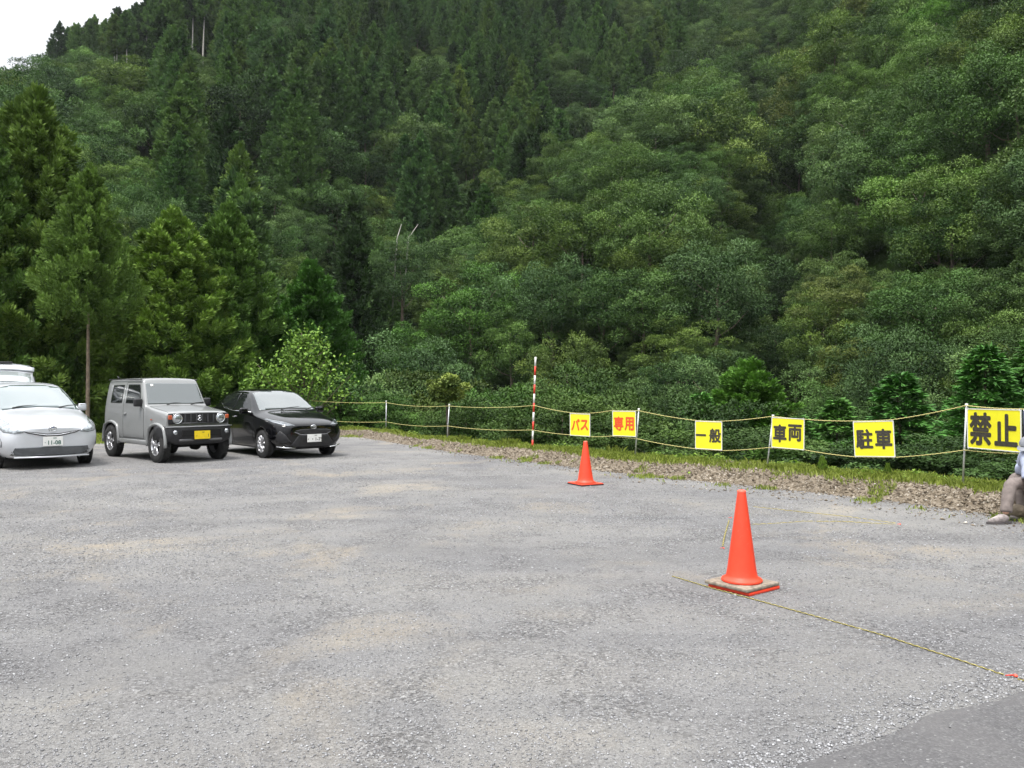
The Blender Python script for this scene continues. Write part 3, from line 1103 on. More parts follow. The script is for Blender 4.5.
near_tree('c', 34, 92, 30, 'tallest near cedar at the left edge, behind the silver wagon', near_cedar[0], 13.3, 1.0, (1.6, 1.45, 1.1))
near_tree('c', -22, 120, 28, 'near cedar cut off by the left edge of the photo', near_cedar[1], 13.3, 0.95, (1.2, 1.25, 1.0))
bare_cedar = (cedar_crown('crown', 13, 2.3, 7.4, 380, 130, 0.17, 0.05, 0.15, 0.7, 0.42, 0.75), trunk_mesh('trunk', 12.4, 0.15, 0, lean=0.006))
bare_cedar[0].materials.append(M['cedar'])
bare_cedar[1].materials.clear()
bare_cedar[1].materials.append(M['lit_bark'])
near_tree('c', 88, 168, 27.5, 'slender near cedar with a bare brown trunk between silver wagon and grey off-roader', bare_cedar, 13.3, 0.85, (1.5, 1.4, 1.15))
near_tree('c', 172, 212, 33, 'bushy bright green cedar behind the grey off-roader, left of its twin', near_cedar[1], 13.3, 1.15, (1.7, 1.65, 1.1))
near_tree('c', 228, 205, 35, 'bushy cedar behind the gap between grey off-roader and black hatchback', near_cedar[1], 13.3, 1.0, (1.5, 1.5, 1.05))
near_tree('c', 130, 250, 36, 'shaded cedar right behind the roof of the grey off-roader', near_cedar[1], 13.3, 1.1, (0.8, 0.95, 0.8))  # crown colour darkened to paint its shade
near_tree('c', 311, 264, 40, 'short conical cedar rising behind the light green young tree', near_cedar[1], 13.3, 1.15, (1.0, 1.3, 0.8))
near_tree('c', 5, 215, 37, 'shaded cedar standing deeper behind the silver wagon', near_cedar[0], 13.3, 1.25, (0.85, 0.95, 0.85))  # darker crown colour carries the shade of standing deeper in
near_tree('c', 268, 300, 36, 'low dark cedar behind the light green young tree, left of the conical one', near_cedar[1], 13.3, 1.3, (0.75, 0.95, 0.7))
# near trees on the bank behind the fence
fir = (fir_crown('crown', 9, 3.3, 0.4, 210, 190, 0.26, 0.085), trunk_mesh('trunk', 8.6, 0.14, 0, lean=0.01))
fir2 = (fir_crown('crown', 9, 2.7, 0.3, 170, 190, 0.24, 0.08), trunk_mesh('trunk', 8.6, 0.12, 0, lean=0.01))
for f in (fir, fir2):
    f[0].materials.append(M['leaf'])
near_tree('f', 985, 345, 17.5, 'green fir with level sprays right behind the largest sign', fir, 9.1, 1.0, (1.0, 1.5, 1.0), name='fir_tree')
near_tree('f', 900, 372, 19.5, 'green fir behind the fourth and fifth sign from the right, level boughs', fir2, 9.1, 1.3, (0.9, 1.4, 0.95), name='fir_tree')
near_tree('f', 1045, 330, 19, 'fir mostly beyond the right edge of the photo', fir, 9.1, 1.0, (0.9, 1.35, 0.9), name='fir_tree')
near_tree('f', 838, 398, 20.5, 'low fir behind the gap between the third and second sign from the right', fir2, 9.1, 1.4, (0.85, 1.3, 0.9), name='fir_tree')
near_tree('f', 748, 362, 26, 'yellowish green conifer above the rope beside the third sign pole', near_cedar[1], 13.3, 1.5, (1.15, 1.45, 0.8), name='conifer_tree')
near_tree('f', 700, 392, 24, 'small feathery green conifer above the fourth sign from the right', fir2, 9.1, 1.1, (1.05, 1.6, 1.1), name='conifer_tree')
near_tree('f', 800, 415, 18.5, 'low fir right behind the third sign from the right', fir2, 9.1, 1.4, (0.8, 1.25, 0.85), name='fir_tree')
# low bushes lining the drop so that the valley floor never shows
bushp = [(broad_crown('crown', 3.0, hh, 5.2, nn_, 560, 0.115, 0.6, 0.5, -0.8), trunk_mesh('trunk', 6.4, 0.13, 6, 0.3, 1.5)) for hh, nn_ in ((4.6, 62), (5.6, 70), (4.0, 56))]
for b_ in bushp:
    b_[0].materials.append(M['leaf'])
bushes = [(300, 34, 396), (345, 31, 392), (380, 29, 398), (410, 26.5, 404), (440, 33, 392), (468, 26, 402), (492, 30, 392), (515, 23.5, 408), (540, 27, 396), (560, 22, 400), (590, 25, 392), (606, 20.5, 418),
          (640, 22, 402), (662, 19, 424), (690, 23, 398), (712, 18.5, 428), (745, 21, 414), (768, 17.2, 436), (812, 16.5, 440), (850, 17, 436), (885, 15.2, 446), (925, 15.8, 440), (960, 14.4, 450), (1005, 15, 444), (1050, 14.5, 440)]
for k, (px, d, yt) in enumerate(bushes):
    if k % 4 == 3:
        continue
    yt += random.uniform(-12, 6)
    tint = random.choice(['deep green', 'mid green', 'mid green', 'olive green', 'fresh light green'])
    x = (px - 512) / FPX * d
    z0 = float(terrain_z(x, d))
    s = (zat(yt, d) - z0) / 7.6
    c = tuple(q * 0.66 for q in TINTS[tint])
    lab = '%s leafy tree growing up the bank just behind the rope fence' % tint
    plant('bank_tree', 'tree', lab, lab.replace('tree', 'trees', 1), *bushp[k % 3], (x, d, z0), min(max(s, 0.6), 1.25), random.uniform(0, 6.28), c, 0, s)


# bright young broadleaf tree behind the black car
def young_tree(name, label, loc, H, spread, nbr, nleaf, leaf, color, mat=None, up=0.8):
    e = empty(name, loc)
    tag(e, label, 'tree')
    b = MB()
    b.tube([(0, 0, -0.4), (0.05, 0, H * 0.5), (-0.03, 0.05, H * 0.93)], [0.06, 0.04, 0.012], 7)
    Vs, Ts = [], []
    for i in range(nbr):
        t = 0.08 + 0.85 * i / nbr
        a = i * 2.4
        ln = spread * (1 - t) ** 0.85 * random.uniform(0.55, 1.25)
        s = Vector((0, 0, H * t * 0.93))
        e2 = s + Vector((math.cos(a) * ln, math.sin(a) * ln, ln * up * random.uniform(0.5, 1.1)))
        b.tube([s, s.lerp(e2, 0.5) - Vector((0, 0, 0.08 * ln)), e2], [0.02, 0.013, 0.005], 5)
        m = int(nleaf * rng.uniform(0.8, 1.2))
        q = rng.random(m) ** 0.6
        p = np.array(s)[None] + (np.array(e2) - np.array(s))[None] * q[:, None] + rng.normal(0, 0.16, (m, 3)) * (0.4 + q)[:, None]
        u = norm(rng.normal(0, 1, (m, 3)) + np.array([0, 0, 0.2]))
        ll = leaf * rng.uniform(0.6, 1.3, m)
        Vs.append(leaf_quads(p, u, norm(rng.normal(0, 0.55, (m, 3)) + np.array([0, -0.25, 0.8])), ll, ll * 0.55))
        Ts.append(np.clip(rng.normal(0.45, 0.25, m) + 0.25 * (q - 0.5), 0, 1))
    c = mesh_obj('crown', quads_mesh('crown', np.concatenate(Vs), np.concatenate(Ts)), mat or M['leaf'], e)
    c.color = (*color, 1)
    b.build('trunk', M['bark'], e, True)
    return e


for px, yt, d, lab, sp, colr in ((302, 324, 27.0, 'bright light green young tree standing right behind the black hatchback', 2.0, (1.75, 1.85, 1.0)),
                                 (340, 372, 28.5, 'light green bushy tree right of the young tree behind the black hatchback', 1.5, (1.05, 1.25, 0.85)),
                                 (264, 366, 26.5, 'low light green sapling left of the young tree behind the black hatchback', 1.1, (1.5, 1.6, 0.9))):
    x = (px - 512) / FPX * d
    z0 = float(terrain_z(x, d)) - 0.2
    young_tree('young_tree', lab, (x, d, z0), zat(yt, d) - z0, sp, 46, 80, 0.13, colr)
# small mop-headed pale tree above the second fence post
d = 24.0
x = (446 - 512) / FPX * d
z0 = float(terrain_z(x, d))
e = empty('young_tree', (x, d, z0))
tag(e, 'small pale yellowish round-headed tree just above the second fence post', 'tree')
zt = zat(378, d) - z0
mop = broad_crown('crown', 0.5, 0.62, 0, 16, 170, 0.085, 0.7, 0.6, -0.8)
mop.materials.append(M['leaf'])
c_o = mesh_obj('crown', mop, None, e)
c_o.location = (0, 0, zt - 0.36)
c_o.color = (2.2, 1.75, 1.5, 1)
MB().tube([(0, 0, -0.3), (0.06, 0, zt * 0.5), (0, 0, zt - 0.4)], [0.05, 0.04, 0.02], 7).build('trunk', M['bark'], e, True)
# bare white snag standing in a low crown
e = plant('broadleaf_tree', 'tree', 'low grey-green broadleaf tree holding the thin dead white stems', None, *P_['broad_near'][1], (at(402, 86).x, 86, zat(246, 86) - 8.6 * 0.9), 0.9, 1.0, TINTS['grey-green'])
for px, yb, yt, d, lab in ((399, 252, 224, 88, 'pair of thin bare white dead stems leaning among trees of the left slope'),):
    b = MB()
    for dx in (-0.7, 0.5):
        b.tube([((px - 512) / FPX * d + dx, d, zat(yb, d) - 6), ((px - 512) / FPX * d + dx + 0.5, d, zat((yb + yt) / 2, d)), ((px - 512) / FPX * d + dx * 1.5 + 1.3, d, zat(yt, d))], [0.10, 0.08, 0.02], 6)
    tag(b.build('dead_tree', M['pale_bark'], None, True), lab, 'tree')
# small bright cone-shaped conifer seedling on the bank
def seedling(px, yb, yt, d, label, col_, w, name='young_conifer', cat='plant'):
    h = (yb - yt) * d / FPX
    x = (px - 512) / FPX * d
    m = 420
    t = rng.random(m)
    a = rng.uniform(0, 6.28, m)
    rr = w * (1 - t ** 1.6) * rng.uniform(0.5, 1, m)
    p = np.stack([np.cos(a) * rr, np.sin(a) * rr, t * h * 0.9], -1)
    dd = np.stack([np.cos(a) * 0.4, np.sin(a) * 0.4, np.ones(m)], -1)
    e = empty(name, (x, d, zat(yb, d)))
    tag(e, label, cat)
    c = mesh_obj('foliage', quads_mesh('foliage', leaf_quads(p, dd, norm(np.stack([np.cos(a), np.sin(a), np.full(m, .4)], -1)), np.full(m, 0.06) * rng.uniform(.6, 1.3, m), np.full(m, 0.022)), rng.random(m)), M['weed'], e)
    MB().tube([(0, 0, -0.02), (0, 0, h * 0.8)], [0.008, 0.003], 6).build('stem', M['bark'], e)


seedling(887.5, 484, 464, 12.0, 'small bright green cone-shaped plant on the bank under the second sign from the right', None, 0.085)
seedling(822, 470, 458, 12.9, 'small light green leafy plant on the bank right of the third sign pole', None, 0.07, 'weed_plant')
seedling(680, 467, 455, 14.6, 'small light green leafy plant on the bank under the gap beside the black-lettered sign', None, 0.08, 'weed_plant')
# ------------------------------------------------------------------ fence, signs, ropes, cones
def rope_mat(name='tiger_rope', yel=(0.48, 0.41, 0.12), part=0.5):
    m, nt, p = new_mat(name)
    a = N(nt, 'ShaderNodeAttribute', attribute_name='tint')
    fr = N(nt, 'ShaderNodeMath', operation='FRACT')
    nt.links.new(a.outputs['Fac'], fr.inputs[0])
    c = ramp(nt, fr.outputs[0], [(0.0, yel), (part, yel), (part + 0.05, (0.035, 0.03, 0.025)), (0.96, (0.035, 0.03, 0.025))])
    nt.links.new(c, p.inputs['Base Color'])
    p.inputs['Roughness'].default_value = 0.8
    return m


M['rope'] = rope_mat()
M['fence_rope'] = rope_mat('fence_rope', (0.74, 0.66, 0.25), 0.66)


def rope(name, pts, label, rad=0.0055, pitch=0.075, parent=None, cat='rope', group=None, twist=True):
    """twisted rope: stripes run obliquely round the strand"""
    pts = [Vector(p) for p in pts]
    out = [pts[0]]
    for a, b in zip(pts, pts[1:]):
        L = (b - a).length
        n = max(1, int(L / 0.02))
        for k in range(1, n + 1):
            out.append(a.lerp(b, k / n))
    V, T, F = [], [], []
    s = 0.0
    K = 6
    for i, p in enumerate(out):
        a, b = out[max(i - 1, 0)], out[min(i + 1, len(out) - 1)]
        t = (b - a).normalized()
        u = t.cross(Vector((0, 0, 1)))
        u = u.normalized() if u.length > 1e-3 else Vector((1, 0, 0))
        v = t.cross(u)
        if i:
            s += (p - out[i - 1]).length
        for k in range(K):
            an = 2 * math.pi * k / K
            V.append(p + (u * math.cos(an) + v * math.sin(an)) * rad)
            T.append(s / pitch + k / K)
    for i in range(len(out) - 1):
        for k in range(K):
            F.append((i * K + k, i * K + (k + 1) % K, (i + 1) * K + (k + 1) % K, (i + 1) * K + k))
    me = npmesh(name, [tuple(v) for v in V], F, T)
    o = mesh_obj(name, me, M['rope'], parent, True)
    if parent is None:
        tag(o, label, cat, group)
    return o


POSTS = [  # px bottom, py bottom, px top, py top, distance
    (386, 436, 386.3, 401, 24.6, 'farthest fence post, first one right of the black hatchback'),
    (447, 441, 449.3, 404.5, 20.5, 'second fence post from the far end, under the pale tree top'),
    (635, 458, 638.8, 409, 15.4, 'fence post at the right edge of the second red-lettered sign'),
    (766.5, 472, 773, 415.5, 13.5, 'leaning fence post at the left edge of the fourth sign'),
    (962.5, 487, 966.5, 404.5, 10.9, 'nearest fence post, at the left edge of the largest sign'),
]


def ray(px, py, d):
    return Vector(((px - 512) / FPX * d, d, zat(py, d)))


M['whitepost'] = simple('white_paint', (0.78, 0.76, 0.74), 0.5, vary=0.06)
M['redpaint'] = simple('red_paint', (0.68, 0.05, 0.03), 0.45, vary=0.12)
for bx, by, tx, ty, d, lab in POSTS:
    a, b = ray(bx, by, d), ray(tx, ty, d)
    a = a - (b - a).normalized() * 0.15
    e = empty('fence_post', a)
    tag(e, lab, 'fence post', 'thin steel posts of the rope fence')
    MB().tube([(0, 0, 0), tuple(b - a)], 0.0135, 10).build('pole', M['galv'], e, True)
    top = b - a
    MB().tube([tuple(top - Vector((0, 0, .03))), tuple(top + Vector((0, 0, 0.012)))], 0.019, 10).build('cap', M['whitepost'], e, True)
    h = MB()
    for zz in (0.0, 0.42 * (b - a).length):
        q = top * (1 - zz / (b - a).length) - Vector((0, 0, 0.03))
        h.tube([q, q + Vector((-0.02, -0.035, 0.01)), q + Vector((-0.02, -0.04, -0.03))], 0.004, 6)
    h.build('rope_hook', M['galv'], e, True)
# post beyond the last sign
a, b = ray(1021.5, 492, 9.95), ray(1024.5, 409, 9.95)
e = empty('fence_post', a - (b - a) * 0.15)
tag(e, 'fence post at the right edge of the largest sign, behind the seated person', 'fence post', 'thin steel posts of the rope fence')
M['navy'] = simple('navy_sleeve', (0.03, 0.035, 0.07), 0.6)
MB().tube([(0, 0, 0), tuple((b - a) * 1.15)], 0.014, 10).build('pole', M['galv'], e, True)
MB().tube([tuple((b - a) * 0.72), tuple((b - a) * 1.13)], 0.02, 10).build('sleeve', M['navy'], e, True)

a, b = ray(1180, 505, 8.4), ray(1184, 409, 8.4)
e = empty('fence_post', a - (b - a) * 0.15)
tag(e, 'last fence post, outside the photo to the right, where the ropes end', 'fence post', 'thin steel posts of the rope fence')
MB().tube([(0, 0, 0), tuple((b - a) * 1.15)], 0.014, 10).build('pole', M['galv'], e, True)

# red and white striped pole
a, b = ray(532.3, 449, 17.6), ray(535.6, 357, 17.6)
e = empty('striped_pole', a)
tag(e, 'tall red and white striped pole standing at the rope fence', 'marker pole')
for k in range(10):
    p, q = (b - a) * (k / 10), (b - a) * ((k + 1) / 10)
    MB().tube([p, q], 0.020, 12).build('stripe', M['whitepost' if k % 2 else 'redpaint'], e, True)
MB().tube([(b - a) * -0.1, (b - a) * 0.002], 0.02, 10).build('foot', M['galv'], e, True)

DX = [(300, 27.2), (386, 24.6), (448, 20.5), (533, 17.6), (636, 15.4), (770, 13.5), (965, 10.9), (1024, 9.9), (1100, 9.1), (1184, 8.4)]


def dist(px):
    return float(np.interp(px, [p for p, _ in DX], [1 / d for _, d in DX])) ** -1


def rope_path(rows, off=0.0):
    out = []
    for px, py in rows:
        d = dist(px) + off
        out.append(ray(px, py, d))
    # add a little sag between fixed points
    fin = [out[0]]
    for p, q in zip(out, out[1:]):
        L = (q - p).length
        n = 6
        for k in range(1, n + 1):
            t = k / n
            w = p.lerp(q, t)
            w.z -= 4 * 0.012 * L * t * (1 - t)
            fin.append(w)
    return fin


UP = [(250, 396), (300, 399.5), (386, 402.5), (449, 406), (534.5, 405.5), (570, 412.6), (590, 413.2), (612, 410.4), (638.5, 410.6), (695, 420.4), (722, 421.2), (773, 416.2), (804, 419.2), (854, 421),
      (894, 419.5), (966, 405.5), (1024, 409), (1100, 416), (1183, 411)]
LO = [(250, 414), (320, 420), (386, 421.8), (447.6, 426), (533, 430), (570, 434.8), (590, 436.6), (612, 436), (636, 438.5), (694, 448.6), (721, 450.6), (768.6, 447.5), (803, 449.6), (854, 456.8),
      (894, 457.4), (964.5, 450), (1024, 453.5), (1100, 460), (1182, 456)]
rope('rope', rope_path(UP, -0.035), 'upper yellow and black rope of the fence, running over the tops of the signs', 0.0065).data.materials[0] = M['fence_rope']
rope('rope', rope_path(LO, -0.035), 'lower yellow and black rope of the fence, running under the signs', 0.0065).data.materials[0] = M['fence_rope']

M['sign_yellow'] = simple('sign_yellow', (0.82, 0.76, 0.022), 0.45, vary=0.07, scale=5)
M['sign_rim'] = simple('sign_rim', (0.72, 0.72, 0.70), 0.5, vary=0.1)
M['sign_red'] = simple('sign_red', (0.74, 0.09, 0.02), 0.5, vary=0.12)
M['sign_black'] = simple('sign_black', (0.045, 0.04, 0.03), 0.5, vary=0.5, scale=30)


def text_mesh(name, s, size, bold, mat, parent, loc, rot, sx=1.0, thick=0.001, tag_=None):
    cu = bpy.data.curves.new(name, 'FONT')
    cu.body = s
    cu.size = size
    cu.align_x = 'CENTER'
    cu.align_y = 'CENTER'
    cu.offset = 0.0
    cu.extrude = thick
    cu.resolution_u = 3
    o = bpy.data.objects.new(name, cu)
    col.objects.link(o)
    dg = bpy.context.evaluated_depsgraph_get()
    me = bpy.data.meshes.new_from_object(o.evaluated_get(dg))
    bpy.data.objects.remove(o)
    if bold:                       # heavier strokes: the outline laid on itself, slightly shifted
        bm = bmesh.new()
        for k, (dx, dy) in enumerate(((0, 0), (1, 0), (-1, 0), (0, 1), (0, -1), (.7, .7), (-.7, .7), (.7, -.7), (-.7, -.7))):
            n0 = len(bm.verts)
            bm.from_mesh(me)
            bm.verts.ensure_lookup_table()
            for v in bm.verts[n0:]:
                v.co += Vector((dx * bold, dy * bold, 0.00013 * k))
        bm.to_mesh(me)
        bm.free()
    me.materials.clear()
    m = mesh_obj(name, me, mat, parent)
    # centre the drawn outline itself
    co = np.empty(len(me.vertices) * 3)
    me.vertices.foreach_get('co', co)
    co = co.reshape(-1, 3)
    if len(co):
        mid = (co.max(0) + co.min(0)) / 2
        co[:, :2] -= mid[:2]
        co[:, 0] *= sx
        me.vertices.foreach_set('co', co.ravel())
    m.location = loc
    m.rotation_euler = rot
    return m


SIGNS = [  # corners: left x, right x, left top, left bottom, right top, right bottom; text; colour
    (570.0, 590.2, 413.2, 435.4, 414.0, 436.6, [('バ', .29, .50, .50), ('ス', .72, .50, .50)], 'sign_red', 'yellow sign with two red katakana letters, farthest of the six signs', 1.0),
    (612.6, 636.0, 411.0, 435.6, 411.0, 437.0, [('専', .27, .50, .60), ('用', .72, .50, .60)], 'sign_red', 'yellow sign with two red kanji, second farthest of the signs', 1.0),
    (695.2, 722.2, 420.8, 448.6, 421.6, 450.4, [('一', .22, .50, .5), ('般', .74, .50, .60)], 'sign_black', 'yellow sign with black lettering whose left character is a single bar', 1.0),
    (771.6, 804.4, 416.8, 447.6, 419.0, 449.8, [('車', .26, .52, .58), ('両', .72, .47, .58)], 'sign_black', 'yellow sign with two black kanji hanging right beside the leaning post', 1.0),
    (853.8, 894.4, 421.4, 456.6, 420.6, 457.0, [('駐', .27, .50, .58), ('車', .74, .50, .62)], 'sign_black', 'square yellow sign with black kanji hanging between two posts, free of both', 1.0),
    (967.4, 1021.4, 407.8, 448.4, 410.2, 452.0, [('禁', .26, .50, .60), ('止', .73, .50, .60)], 'sign_black', 'largest and nearest yellow sign with black kanji, behind the seated person', 1.0),
]
for x0, x1, lt, lb, rt, rb, txt, cm, lab, _ in SIGNS:
    d0, d1 = dist(x0) - 0.06, dist(x1) - 0.06
    A_, B_ = ray(x0, lb, d0), ray(x0, lt, d0)
    C_, D_ = ray(x1, rt, d1), ray(x1, rb, d1)
    w = ((C_ + D_) / 2 - (A_ + B_) / 2).length
    h = ((B_ - A_).length + (C_ - D_).length) / 2
    xa = ((D_ + C_) - (A_ + B_)).normalized()
    za = Vector((0, 0, 1)).cross(xa).cross(xa) * -1
    za = (Vector((0, 0, 1)) - xa * xa.z).normalized()
    ya = za.cross(xa)
    rot = Matrix((xa, ya, za)).transposed()
    ctr = (A_ + B_ + C_ + D_) / 4
    e = empty('sign', ctr - za * h / 2)
    e.rotation_euler = rot.to_euler()
    tag(e, lab, 'sign', 'yellow signs hung on the rope fence')
    MB().box((0, 0, h / 2), (w, 0.004, h), None, 0.0).build('panel', M['sign_yellow'], e)
    r_ = MB()
    t = 0.012
    r_.box((0, -0.001, t / 2), (w, 0.010, t)).box((0, -0.001, h - t / 2), (w, 0.010, t)).box((-w / 2 + t / 2, -0.001, h / 2), (t, 0.010, h - 2 * t)).box((w / 2 - t / 2, -0.001, h / 2), (t, 0.010, h - 2 * t))
    r_.build('rim', M['sign_rim'], e)
    for ch, u, v, size in txt:
        sz = w * 0.47 * (0.95 if ch != '一' else 0.85)
        tm = text_mesh('lettering', ch, sz * 1.04, 0.0165 * w, M[cm], e, ((u - 0.5) * w, -0.0045, h * (1 - v)), (R(90), 0, 0), 0.92 if w > 0.5 else 0.9)
    hk = MB()
    for sx in (-1, 1):
        for zz in (0.0, h):
            hk.tube([(sx * (w / 2 - 0.02), -0.006, zz + (-0.014 if zz == 0 else 0.014)), (sx * (w / 2 - 0.02), -0.006, zz + (0.02 if zz == 0 else -0.02))], 0.003, 5)
    hk.build('cable_tie', M['whitepost'], e)


# traffic cones -----------------------------------------------------
def cone(loc, h, rz, label, style):
    e = empty('traffic_cone', loc, rz)
    tag(e, label, 'traffic cone', 'orange traffic cones on the gravel')
    if style == 'near':
        z0 = 0.052
        MB().box((0.012, -0.01, 0.013), (0.372, 0.372, 0.024), None, 0.008).build('base', M['cone'], e)
        MB().box((0, 0, 0.040), (0.39, 0.39, 0.026), None, 0.010).build('weight_plate', M['weight'], e)
        prof = [(0.0, z0 + 0.001), (0.148, z0 + 0.001), (0.152, z0 + 0.012), (0.145, z0 + 0.024), (0.122, z0 + 0.032), (0.114, z0 + 0.05)]
    else:
        z0 = 0.03
        MB().box((0, 0, 0.009), (0.41, 0.41, 0.016), None, 0.005).build('weight_plate', M['black_plastic'], e)
        MB().box((0, 0, 0.024), (0.40, 0.40, 0.014), None, 0.005).build('base', M['cone'], e)
        prof = [(0.0, z0 + 0.001), (0.160, z0 + 0.001), (0.162, z0 + 0.010), (0.130, z0 + 0.030), (0.118, z0 + 0.05)]
    rb = prof[-1][0]
    for k in range(1, 12):
        prof.append((rb + (0.031 - rb) * k / 11, prof[4][1] + (h - 0.02 - prof[4][1]) * k / 11))
    MB().lathe(prof + [(0.029, h - 0.014)], 40).build('body', M['cone'], e, True)
    MB().lathe([(0.0305, h - 0.022), (0.033, h - 0.018), (0.031, h - 0.006), (0.022, h), (0.014, h), (0.012, h - 0.03)], 32).build('tip', M['cone_top'], e, True)
    return e


cone(at(741.5, 6.16), 0.735, R(38), 'nearer large orange cone on a worn dark rubber plate', 'near')
cone(at(585.5, 12.75), 0.675, R(28), 'farther orange cone on a thin square base, below the red-lettered signs', 'far')


def gp(px, py, z=0.006):
    d = (EYE - z) * FPX / (py - HZ)
    return Vector(((px - 512) / FPX * d, d, z))


def wiggle(pts, amp, seed, n=14):
    out = []
    rr = random.Random(seed)
    for p, q in zip(pts, pts[1:]):
        for k in range(n):
            t = k / n
            w = p.lerp(q, t)
            ph = w.x * 3 + w.y * 2.2 + seed
            out.append(w + Vector((math.sin(ph) * amp + rr.uniform(-amp, amp) * 0.25, math.cos(ph * 1.3) * amp + rr.uniform(-amp, amp) * .25, 0)))
    return out + [pts[-1]]


rope('rope', wiggle([gp(672, 576), gp(712, 588), gp(757, 600), gp(815, 616), gp(880, 634), gp(955, 658), gp(1003, 674)], 0.006, 1), 'yellow and black rope lying on the gravel from the near cone to the right edge', 0.004, 0.05)
rope('rope', wiggle([gp(1016, 678), gp(1040, 684), gp(1100, 700)], 0.004, 4), 'short end of rope with a bright yellow stripe past the red peg', 0.005, 0.12)
rope('rope', wiggle([gp(752, 507, 0.0), gp(800, 512, 0.003), gp(850, 517, 0), gp(895, 523, 0)], 0.03, 2), 'faint rope on the gravel right of the near cone, closer to the bank', 0.006, 0.09)
rope('rope', wiggle([gp(752, 524, 0.0), gp(800, 521.5, 0.0), gp(850, 522, 0.003), gp(895, 524, 0)], 0.03, 3), 'faint rope on the gravel right of the near cone, farther from the bank', 0.006, 0.09)
rope('rope', wiggle([gp(728.5, 520), gp(725.5, 533), gp(722.5, 546)], 0.004, 5), 'short piece of yellow rope on the gravel just left of the near cone', 0.007, 0.09)
for px, py, lab, mt in ((1009, 676, 'red plastic peg in the gravel at the right edge', 'redpaint'), (898, 524.5, 'small orange peg in the gravel where the two faint ropes meet', 'cone'),
                        (721.5, 548.5, 'small orange peg at the near end of the short rope piece', 'cone'), (729.5, 518, 'small orange peg at the far end of the short rope piece', 'cone')):
    p = gp(px, py, 0.004)
    e = empty('ground_peg', p, 0.3)
    tag(e, lab, 'peg', 'pegs holding the ropes to the ground')
    k = 0.5 if py > 600 else 0.3
    MB().tube([(-0.045 * k, 0.01 * k, 0.006), (0.05 * k, -0.012 * k, 0.008)], [0.007 * k, 0.009 * k], 8).build('stake', M[mt], e, True)
    MB().lathe([(0, 0.0), (0.02 * k, 0.001), (0.022 * k, 0.007), (0.012 * k, 0.013), (0, 0.014)], 14, 'z', (0.05 * k, -0.012, 0.0)).build('head', M['cone_top'], e, True)

# rocks by the seated person and in the grass
def rock(loc, s, label, seed, squash=0.7, mat='bank_stone'):
    bm = bmesh.new()
    bmesh.ops.create_icosphere(bm, subdivisions=3, radius=1)
    for v in bm.verts:
        c = v.co
        k = 1 + 0.22 * float(vnoise(c.x * 2 + seed, c.y * 2 + c.z, seed)) + 0.08 * float(vnoise(c.x * 6, c.y * 6 + c.z * 5, seed + 2))
        v.co = Vector((c.x * s * k, c.y * s * k * 0.8, c.z * s * squash * k))
    me = bpy.data.meshes.new('rock')
    bm.to_mesh(me)
    bm.free()
    a = me.attributes.new('tint', 'FLOAT', 'POINT')
    a.data.foreach_set('value', np.full(len(me.vertices), 0.35 + 0.12 * (seed % 4), np.float32))
    o = mesh_obj('rock', me, M[mat])
    o.location = loc
    o.rotation_euler = (0.2, 0.1, seed)
    tag(o, label, 'rock')


rock((5.93, 9.52, 0.13), 0.23, 'largest brown rock, under the seated person', 1)
rock((5.72, 9.32, 0.10), 0.12, 'brown rock beside the calf of the seated person', 2)
rock((5.86, 9.12, 0.05), 0.10, 'low rock behind the heel of the seated person, at the edge of the photo', 5)
# ------------------------------------------------------------------ seated person at the right edge
def skin(name, chains, mat, parent=None, sub=2, root=0):
    """chains: list of lists of (x, y, z, radius); points at the same place are shared"""
    verts, rads, edges, idx = [], [], [], {}
    for ch in chains:
        prev = None
        for x, y, z, r in ch:
            key = (round(x, 4), round(y, 4), round(z, 4))
            if key not in idx:
                idx[key] = len(verts)
                verts.append((x, y, z))
                rads.append(r)
            i = idx[key]
            if prev is not None and prev != i:
                edges.append((prev, i))
            prev = i
    me = bpy.data.meshes.new(name)
    me.from_pydata(verts, edges, [])
    o = bpy.data.objects.new(name, me)
    col.objects.link(o)
    md = o.modifiers.new('s', 'SKIN')
    md.use_smooth_shade = True
    for i, sv in enumerate(me.skin_vertices[0].data):
        r = rads[i]
        sv.radius = (r, r) if not isinstance(r, tuple) else r
        sv.use_root = i == root
    sb = o.modifiers.new('u', 'SUBSURF')
    sb.levels = sub
    sb.render_levels = sub
    apply_mods(o)
    if name in ('trousers', 'shirt'):          # creases of the cloth
        for v in o.data.vertices:
            c = v.co
            d_ = math.sin(c.z * 55 + c.x * 38 + 2 * math.sin(c.y * 30)) * 0.0032 + math.sin(c.z * 24 - c.x * 47 + c.y * 33) * 0.004
            v.co = c + v.normal * d_
    o.data.materials.clear()
    o.data.materials.append(mat)
    if parent is not None:
        o.parent = parent
    return o


M['skin'] = simple('skin', (0.52, 0.30, 0.21), 0.5, vary=0.06)
M['trousers'] = simple('brown_grey_cloth', (0.19, 0.158, 0.145), 0.9, vary=0.15, scale=25, bmp=0.3)
M['shirt'] = simple('pale_blue_cloth', (0.42, 0.46, 0.60), 0.85, vary=0.08, scale=20, bmp=0.3)
M['capcloth'] = simple('grey_cap_cloth', (0.22, 0.23, 0.26), 0.9, vary=0.1)
M['shoe'] = simple('grey_brown_shoe', (0.31, 0.27, 0.26), 0.75, vary=0.5, scale=26, bmp=0.5)
M['sole'] = simple('dark_sole', (0.09, 0.08, 0.08), 0.8)
M['hair'] = simple('dark_hair', (0.03, 0.028, 0.027), 0.7)

per = empty('person', (5.965, 9.3, 0.0))
tag(per, 'person in grey cap, pale blue shirt and brown trousers sitting bent forward on the bank', 'person')
ox, oy = 5.92, 9.3
hip = (0.08, 0.10, 0.42)
